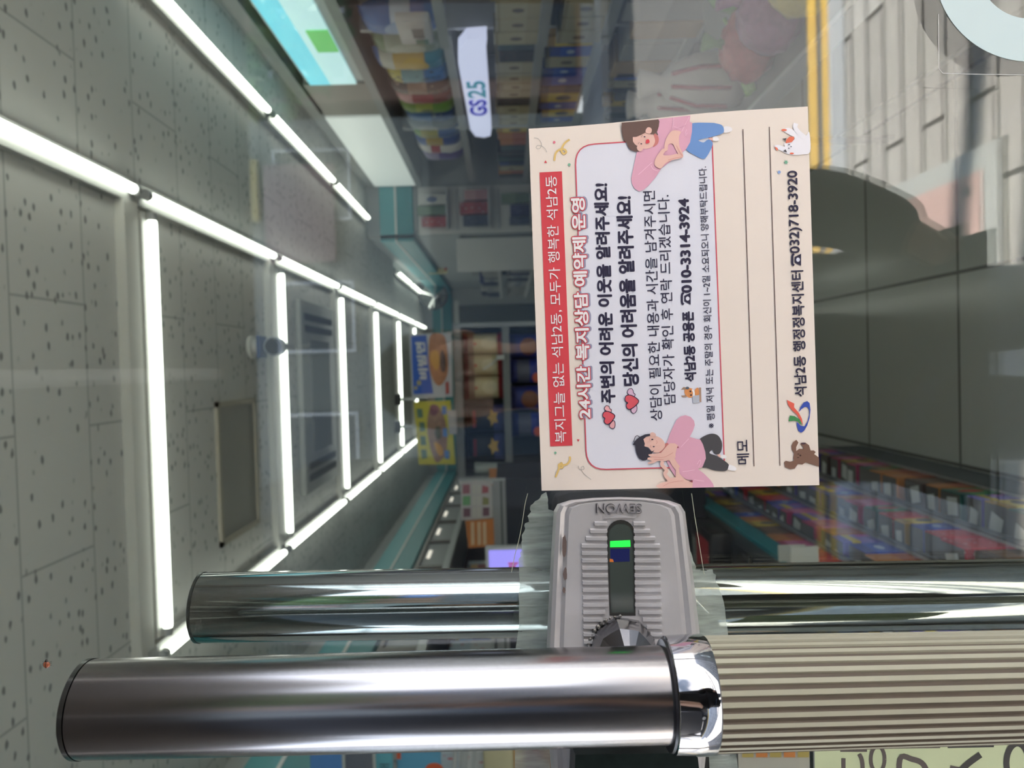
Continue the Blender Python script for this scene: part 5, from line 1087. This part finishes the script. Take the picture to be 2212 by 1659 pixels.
# overhead rack along the left wall
t = empty('overhead_rack', (-1.2, 4.2, 1.75), 'grey overhead rack with square openings along the left wall below the teal cornice', 'overhead rack')
xr = -1.02
box('body', X_L + .01, xr - .01, 2.7, 6.3, 1.745, 1.90, m_grey, t); box('top_rail', xr - .02, xr + .004, 2.7, 6.3, 1.888, 1.905, M('rack_dark_rail', (96, 88, 82), .4), t); box('bottom_rail', xr - .02, xr + .006, 2.7, 6.3, 1.728, 1.760, m_lgrey, t)
for k in range(7): box('divider', xr - .012, xr + .003, 2.75 + k * .58, 2.79 + k * .58, 1.76, 1.888, MATS['rack_dark_rail'], t); box('light_strip', xr - .012, xr - .004, 2.98 + k * .58, 3.14 + k * .58, 1.85, 1.868, M('rack_glow', (236, 226, 214), .4, emit=.8), t)
t = empty('tobacco_shelf', (-1.15, 3.0, .9), 'maroon backed tobacco shelves on the left wall under the overhead rack', 'display unit')
box('back_panel', X_L + .002, X_L + .02, 2.3, 6.2, .75, 1.74, M('maroon_back', (84, 52, 52), .6), t)
for z in (.78, 1.02, 1.26, 1.5): box('shelf_board', X_L + .02, -1.10, 2.3, 6.2, z - .015, z, m_lgrey, t)
CIG = pal(('orange pack', [(0, (190, 120, 60)), (.4, (150, 70, 80)), (.7, (214, 170, 110))], None, None), ('white pack', [(0, (206, 206, 206)), (.5, (180, 190, 200))], None, ((200, 60, 60), 4, .2)), ('maroon pack', [(0, (110, 40, 44)), (.6, (140, 60, 56))], None, None), ('blue pack', [(0, (70, 110, 180)), (.6, (110, 160, 210))], None, None), ('green pack', [(0, (90, 130, 70)), (.6, (170, 170, 80))], None, None))
for k, z in enumerate((1.02, 1.26, 1.5)): carton_row(z, 2.35, 4.6, .14, .2, CIG, '%s maroon backed shelf up' % ORD[k + 1], 'packs on the maroon shelves', 70 + k, x=-1.25, wmin=.08, wmax=.13, rz=PI / 2)
# till screen
c0 = P(1046, 1184, 2.2)
t = empty('till_display', (c0.x - .12, 2.2, ZC), 'customer screen with lilac picture and red lettering on the counter', 'till display')
x1_ = P(1052, 1186, 2.2).x; x0_ = x1_ - .20; zt = P(1048, 1186, 2.2).z; zb_ = P(1128, 1186, 2.2).z
G().box(x0_ - .01, x1_ + .006, 2.2, 2.225, zb_ - .01, zt).build('bezel', m_lgrey, t, bevel=.004)
box('screen', x0_, x1_ - .004, 2.197, 2.201, zb_, zt - .01, M('screen_lilac', (160, 150, 250), .3, emit=.72), t)
text3d('screen_lettering', '최저', (x1_ - .085, 2.1955, zb_ + .012), (1, 0, 0), (0, 0, 1), .045, .03, M('screen_red', (210, 60, 90), .4, emit=.3), t, bold=.04)
G().tube([((x0_ + x1_) / 2, 2.215, ZC), ((x0_ + x1_) / 2, 2.215, zb_)], .015, 10).build('stand', m_black, t); G().box((x0_ + x1_) / 2 - .07, (x0_ + x1_) / 2 + .07, 2.15, 2.28, ZC, ZC + .012).build('foot', m_black, t, bevel=.004)
# dark till with a red card reader on the counter
t = empty('card_terminal', (-.62, 2.45, ZC), 'black card terminal with a red and white face on the counter', 'card terminal')
G().box(-.74, -.53, 2.33, 2.58, ZC, ZC + .07).build('body', m_black, t, bevel=.012); G().add([(-.72, 2.35, ZC + .0715), (-.56, 2.35, ZC + .0715), (-.56, 2.50, ZC + .0715), (-.72, 2.50, ZC + .0715)], [[0, 1, 2, 3]]).build('face', M('terminal_red', (170, 40, 48), .4), t); G().box(-.70, -.58, 2.51, 2.55, ZC + .07, ZC + .073).build('screen', M('terminal_screen', (150, 152, 146), .2), t)
# sweets rack in front of the counter
t = empty('sweets_rack', (-.47, 2.2, 0), 'stepped grey rack of small sweet boxes in front of the counter', 'display rack')
TIER = [(.26, -.36, .115), (.42, -.425, .10), (.56, -.475, .095), (.675, -.515, .085)]
px_ = XC
for k, (zt, xf, dd) in enumerate(TIER):
    box('step', xf - dd - .002, xf + .002, 1.35, 3.05, (0 if k == 0 else TIER[k - 1][0] + .004), zt - .125, M('rack_grey', (88, 90, 90), .5), t)
    G().tube([(xf + .004, 1.35, zt - .10), (xf + .004, 3.05, zt - .10)], .004, 8).build('guard_wire', m_alu, t)
SW = pal(('red', [(0, (196, 44, 56)), (.6, (206, 60, 66)), (.85, (180, 40, 50))], None, ((230, 200, 190), 5, .18)), ('orange', [(0, (200, 110, 50)), (.5, (214, 130, 60)), (.8, (190, 90, 50))], None, None), ('purple', [(0, (90, 70, 160)), (.3, (130, 110, 190)), (.6, (210, 180, 60)), (.8, (90, 70, 160))], ((196, 60, 170), .82, .3, .12, .2), None), ('yellow', [(0, (190, 186, 60)), (.4, (70, 90, 150)), (.6, (196, 190, 70)), (.85, (150, 150, 90))], None, None), ('green', [(0, (60, 130, 80)), (.4, (90, 150, 100)), (.75, (40, 90, 80))], ((200, 40, 50), .5, .5, .2, .3), None), ('pink', [(0, (200, 90, 140)), (.5, (214, 130, 170)), (.8, (170, 40, 90))], None, None), ('blue', [(0, (36, 70, 170)), (.5, (60, 110, 200)), (.8, (30, 60, 150))], None, ((200, 210, 230), 6, .15)), ('brown', [(0, (110, 80, 56)), (.5, (160, 110, 60))], None, None))
m_ptag = M('price_tag_white', (206, 208, 204), .4)
rnd = random.Random(41)
for k, (zt, xf, dd) in enumerate(TIER):
    y = 1.40; used = {}
    while y < 2.98:
        w_ = rnd.uniform(.06, .105); nm, mt = rnd.choice(SW); used[nm] = used.get(nm, 0) + 1
        o = product('box', 'sweet_box', (xf - dd / 2, y + w_ / 2, zt - .124), (w_ * .95, dd * .92, rnd.uniform(.10, .122)), mt, '%s %s sweet box from the door, %s of the stepped rack' % (ORD[used[nm] - 1], nm, ('lowest tier', 'second tier up', 'third tier up', 'topmost tier')[k]), 'sweet box', 'sweet boxes on the stepped rack', PI / 2)
        lid_ = mk('open_top', [(-.47, -.47, 1.006), (.47, -.47, 1.006), (.47, .47, 1.006), (-.47, .47, 1.006)], [[0, 1, 2, 3]], M('carton_inside', (92, 88, 80), .7)); lid_.parent = o
        if rnd.random() < .8: top_tag(o, m_ptag, rnd, .5, .45)
        y += w_ + rnd.uniform(.003, .012)
for x, y, lb in ((1655, 1196, 'white price card standing at the near end of the sweets rack'), (1690, 1200, 'pale striped price card standing at the near end of the sweets rack')):
    yy_ = 1.84 if x < 1670 else 1.76; c = P(x, y, yy_); t = empty('price_card', (c.x, yy_, ZC), lb, 'price card', 'price cards at the rack end')
    G().box(c.x - .02, c.x + .02, yy_ - .002, yy_ + .002, ZC - .03, ZC + .035).build('card', M('card_cream_white', (206, 202, 190), .5), t); G().box(XC - .02, c.x, yy_ + .002, yy_ + .008, ZC - .03, ZC + .012).build('clip', m_lgrey, t)
# display cards low left of the door, seen beside the outer pull
for k, (x0, x1, c_, lb) in enumerate(((668, 742, (70, 126, 190), 'blue cloud patterned display card beyond the outer pull'), (744, 808, (96, 100, 110), 'grey smoky display card beyond the outer pull'), (810, 852, (96, 170, 186), 'cyan display card beyond the outer pull'), (856, 956, (92, 160, 196), 'light blue display card with an orange sun beyond the outer pull'))):
    ys_ = 1.9 + .02 * k; a_ = P(x0, 1600, ys_); b_ = P(x1, 1760, ys_)
    t = empty('display_card', ((a_.x + b_.x) / 2, ys_, b_.z), lb, 'display card', 'display cards on the counter')
    G().box(b_.x, a_.x, ys_, ys_ + .008, b_.z, a_.z).build('card', M('dcard_%d' % k, c_, .4, noise=.3 if k < 2 else 0, nscale=12), t, bevel=.002)
    if k == 3: discs('orange_sun', [(938, 1662, 20, 14)], 1, M('sun_orange', (220, 96, 50), .5), t, plane=yplane(ys_)); flat('orange_corner', [(857, 1616), (866, 1616), (866, 1640), (857, 1640)], 1, MATS['sun_orange'], t, plane=yplane(ys_))
    if k == 2: text('card_lettering', '담배', ((842, 1700), (820, 1700), (842, 1650)), 1, M('dcard_ink', (60, 70, 80), .5), t, plane=yplane(ys_))
t = empty('display_rail', P(1000, 1700, 1.98), 'white double rail of the display beside the outer pull', 'rail')
for k, x in enumerate((985, 1005, 1026)):
    a_ = P(x, 1600, 1.98); b_ = P(x - 12, 1780, 1.98); G().tube([a_, b_], .006 if k != 1 else .011, 10).build('bar', m_lgrey, t)
c = P(1075, 1690, 1.2); o = G().box(P(1075, 1760, 1.2).x, P(1075, 1560, 1.2).x, 1.2, 1.24, P(1110, 1690, 1.2).z, P(1045, 1690, 1.2).z).build('beige_carton', M('beige_carton', (176, 168, 136), .6), bevel=.004); tag(o, 'beige carton beside the lock low behind the glass', 'carton')
t = empty('poster', P(1680, 1640, .62), 'orange and yellow checked poster behind the glass beside the grip', 'poster')
a_ = P(1594, 1590, .62); b_ = P(1752, 1800, .62); box('sheet', b_.x, a_.x, .62, .622, b_.z, a_.z, M('checked_sheet', (206, 196, 186), .5), t)
for r_ in range(2):
    for k in range(5):
        flat('check', [(1603 + 30 * k, 1596 + 22 * r_), (1628 + 30 * k, 1596 + 22 * r_), (1628 + 30 * k, 1616 + 20 * r_), (1603 + 30 * k, 1616 + 20 * r_)], 1, M('check_%d' % ((k + r_) % 2), ((232, 140, 70), (206, 176, 96))[(k + r_) % 2], .5), t, plane=yplane(.62))

# ================================================================== PRODUCE TABLE RIGHT OF THE DOOR
t = empty('produce_table', (.98, 1.75, 0), 'low grey display table with bags of vegetables just inside the door on the right', 'display table')
ZT = .66
box('top', .74, 1.30, 1.15, 2.80, ZT - .03, ZT, M('table_grey', (140, 140, 134), .5), t); box('edge_rail', .725, .74, 1.15, 2.80, ZT - .045, ZT + .012, m_lgrey, t)
for x in (.77, 1.27):
    for y in (1.19, 2.76): G().tube([(x, y, 0), (x, y, ZT - .03)], .014, 10).build('leg', m_grey, t)
box('lower_shelf', .78, 1.26, 1.2, 2.75, .2, .22, MATS['table_grey'], t)
def sack(x, y, r_, sc, cols, label, seed, neck=True):
    rnd = random.Random(seed); c = Vector((x, y, ZT + r_ * sc[2] * .93))
    t = empty('produce_bag', (x, y, ZT), label, 'produce bag', 'bags of produce on the table')
    G().ball(c, r_, sc, 22, 14, jit=.06, rnd=rnd).build('bag', cols[0], t, smooth=3.2)
    if neck:
        tp_ = c + Vector((rnd.uniform(-.03, .03), rnd.uniform(-.02, .02), r_ * sc[2])); G().tube([tp_ - Vector((0, 0, .012)), tp_ + Vector((0, 0, .012)), tp_ + Vector((.004, 0, .05))], [.022, .010, .026], 10).build('tied_neck', cols[-1], t, smooth=3.2)
V_ = lambda nm, a, sc_=30, nz_=.3: M('veg_' + nm, a, .35, noise=nz_, nscale=sc_)
sack(.855, 1.70, .105, (1, .9, .75), [V_('yellow', (196, 172, 80)), V_('wrap', (190, 190, 180))], 'bag of yellow-green fruit nearest the door on the produce table', 1)
sack(1.08, 1.72, .105, (1, .95, .75), [V_('green', (124, 150, 76)), V_('wrap', (190, 190, 180))], 'bag of green vegetables behind the yellow-green fruit', 2)
sack(.85, 1.905, .10, (1, .92, .8), [V_('purple', (150, 92, 124), 40, .4), V_('purple', (150, 92, 124))], 'net of purple onions second along the produce table', 3)
sack(1.06, 1.93, .10, (1, .95, .8), [V_('violet', (140, 120, 160), 40, .4), V_('wrap', (190, 190, 180))], 'bag of violet aubergines behind the purple onions', 4)
sack(.85, 2.10, .098, (1, .92, .75), [V_('red', (176, 84, 80), 40, .4), V_('leaf', (116, 150, 84))], 'net of red peppers with a green neck on the produce table', 5)
sack(1.06, 2.14, .10, (1, .95, .9), [V_('leaf', (116, 150, 84)), V_('leaf', (116, 150, 84))], 'bag of leafy greens behind the red peppers', 6)
t = empty('spring_onion_bundle', (.87, 2.245, ZT), 'bundle of bright green spring onions on the produce table', 'spring onions')
rnd = random.Random(9); g = G()
for k in range(8): g.tube([(.77, 2.225 + .006 * k, ZT + .012 + .006 * (k % 3)), (.87, 2.225 + .006 * k, ZT + .03 + rnd.uniform(0, .03)), (.98, 2.222 + .007 * k, ZT + .05 + rnd.uniform(0, .05))], [.007, .008, .005], 7)
o = g.build('stalks', V_('onion', (150, 186, 100)), t, smooth=1); o['kind'] = 'stuff'
for x, y, s_, lb, sd_ in ((.86, 2.40, .085, 'white plastic carrier bag with red stripes beside the spring onions', 10), (.87, 2.62, .095, 'white plastic carrier bag with red stripes at the far end of the produce table', 11)):
    h_ = .26; t = empty('carrier_bag', (x, y, ZT), lb, 'carrier bag', 'white carrier bags'); b0 = Vector((x, y, ZT))
    G().lathe([(s_ * .8, 0), (s_ * 1.05, .04), (s_ * 1.0, h_ * .55), (s_ * .6, h_ * .85), (s_ * .30, h_ * .95), (s_ * .5, h_ * 1.2)], 20, at=b0).build('bag', M('bag_white', (214, 204, 198), .3, noise=.12, nscale=14), t, smooth=3.2)
    for a in (3.5, 4.2, 4.9):
        d_ = Vector((math.cos(a), math.sin(a), 0)); G().tube([b0 + d_ * s_ * 1.06 + Vector((0, 0, .05)), b0 + d_ * s_ * 1.02 + Vector((0, 0, h_ * .55)), b0 + d_ * s_ * .62 + Vector((0, 0, h_ * .85))], .006, 6).build('red_stripe', M('stripe_red', (176, 84, 92), .5), t)

n_all = len([o for o in SC.objects])
print('objects', n_all)
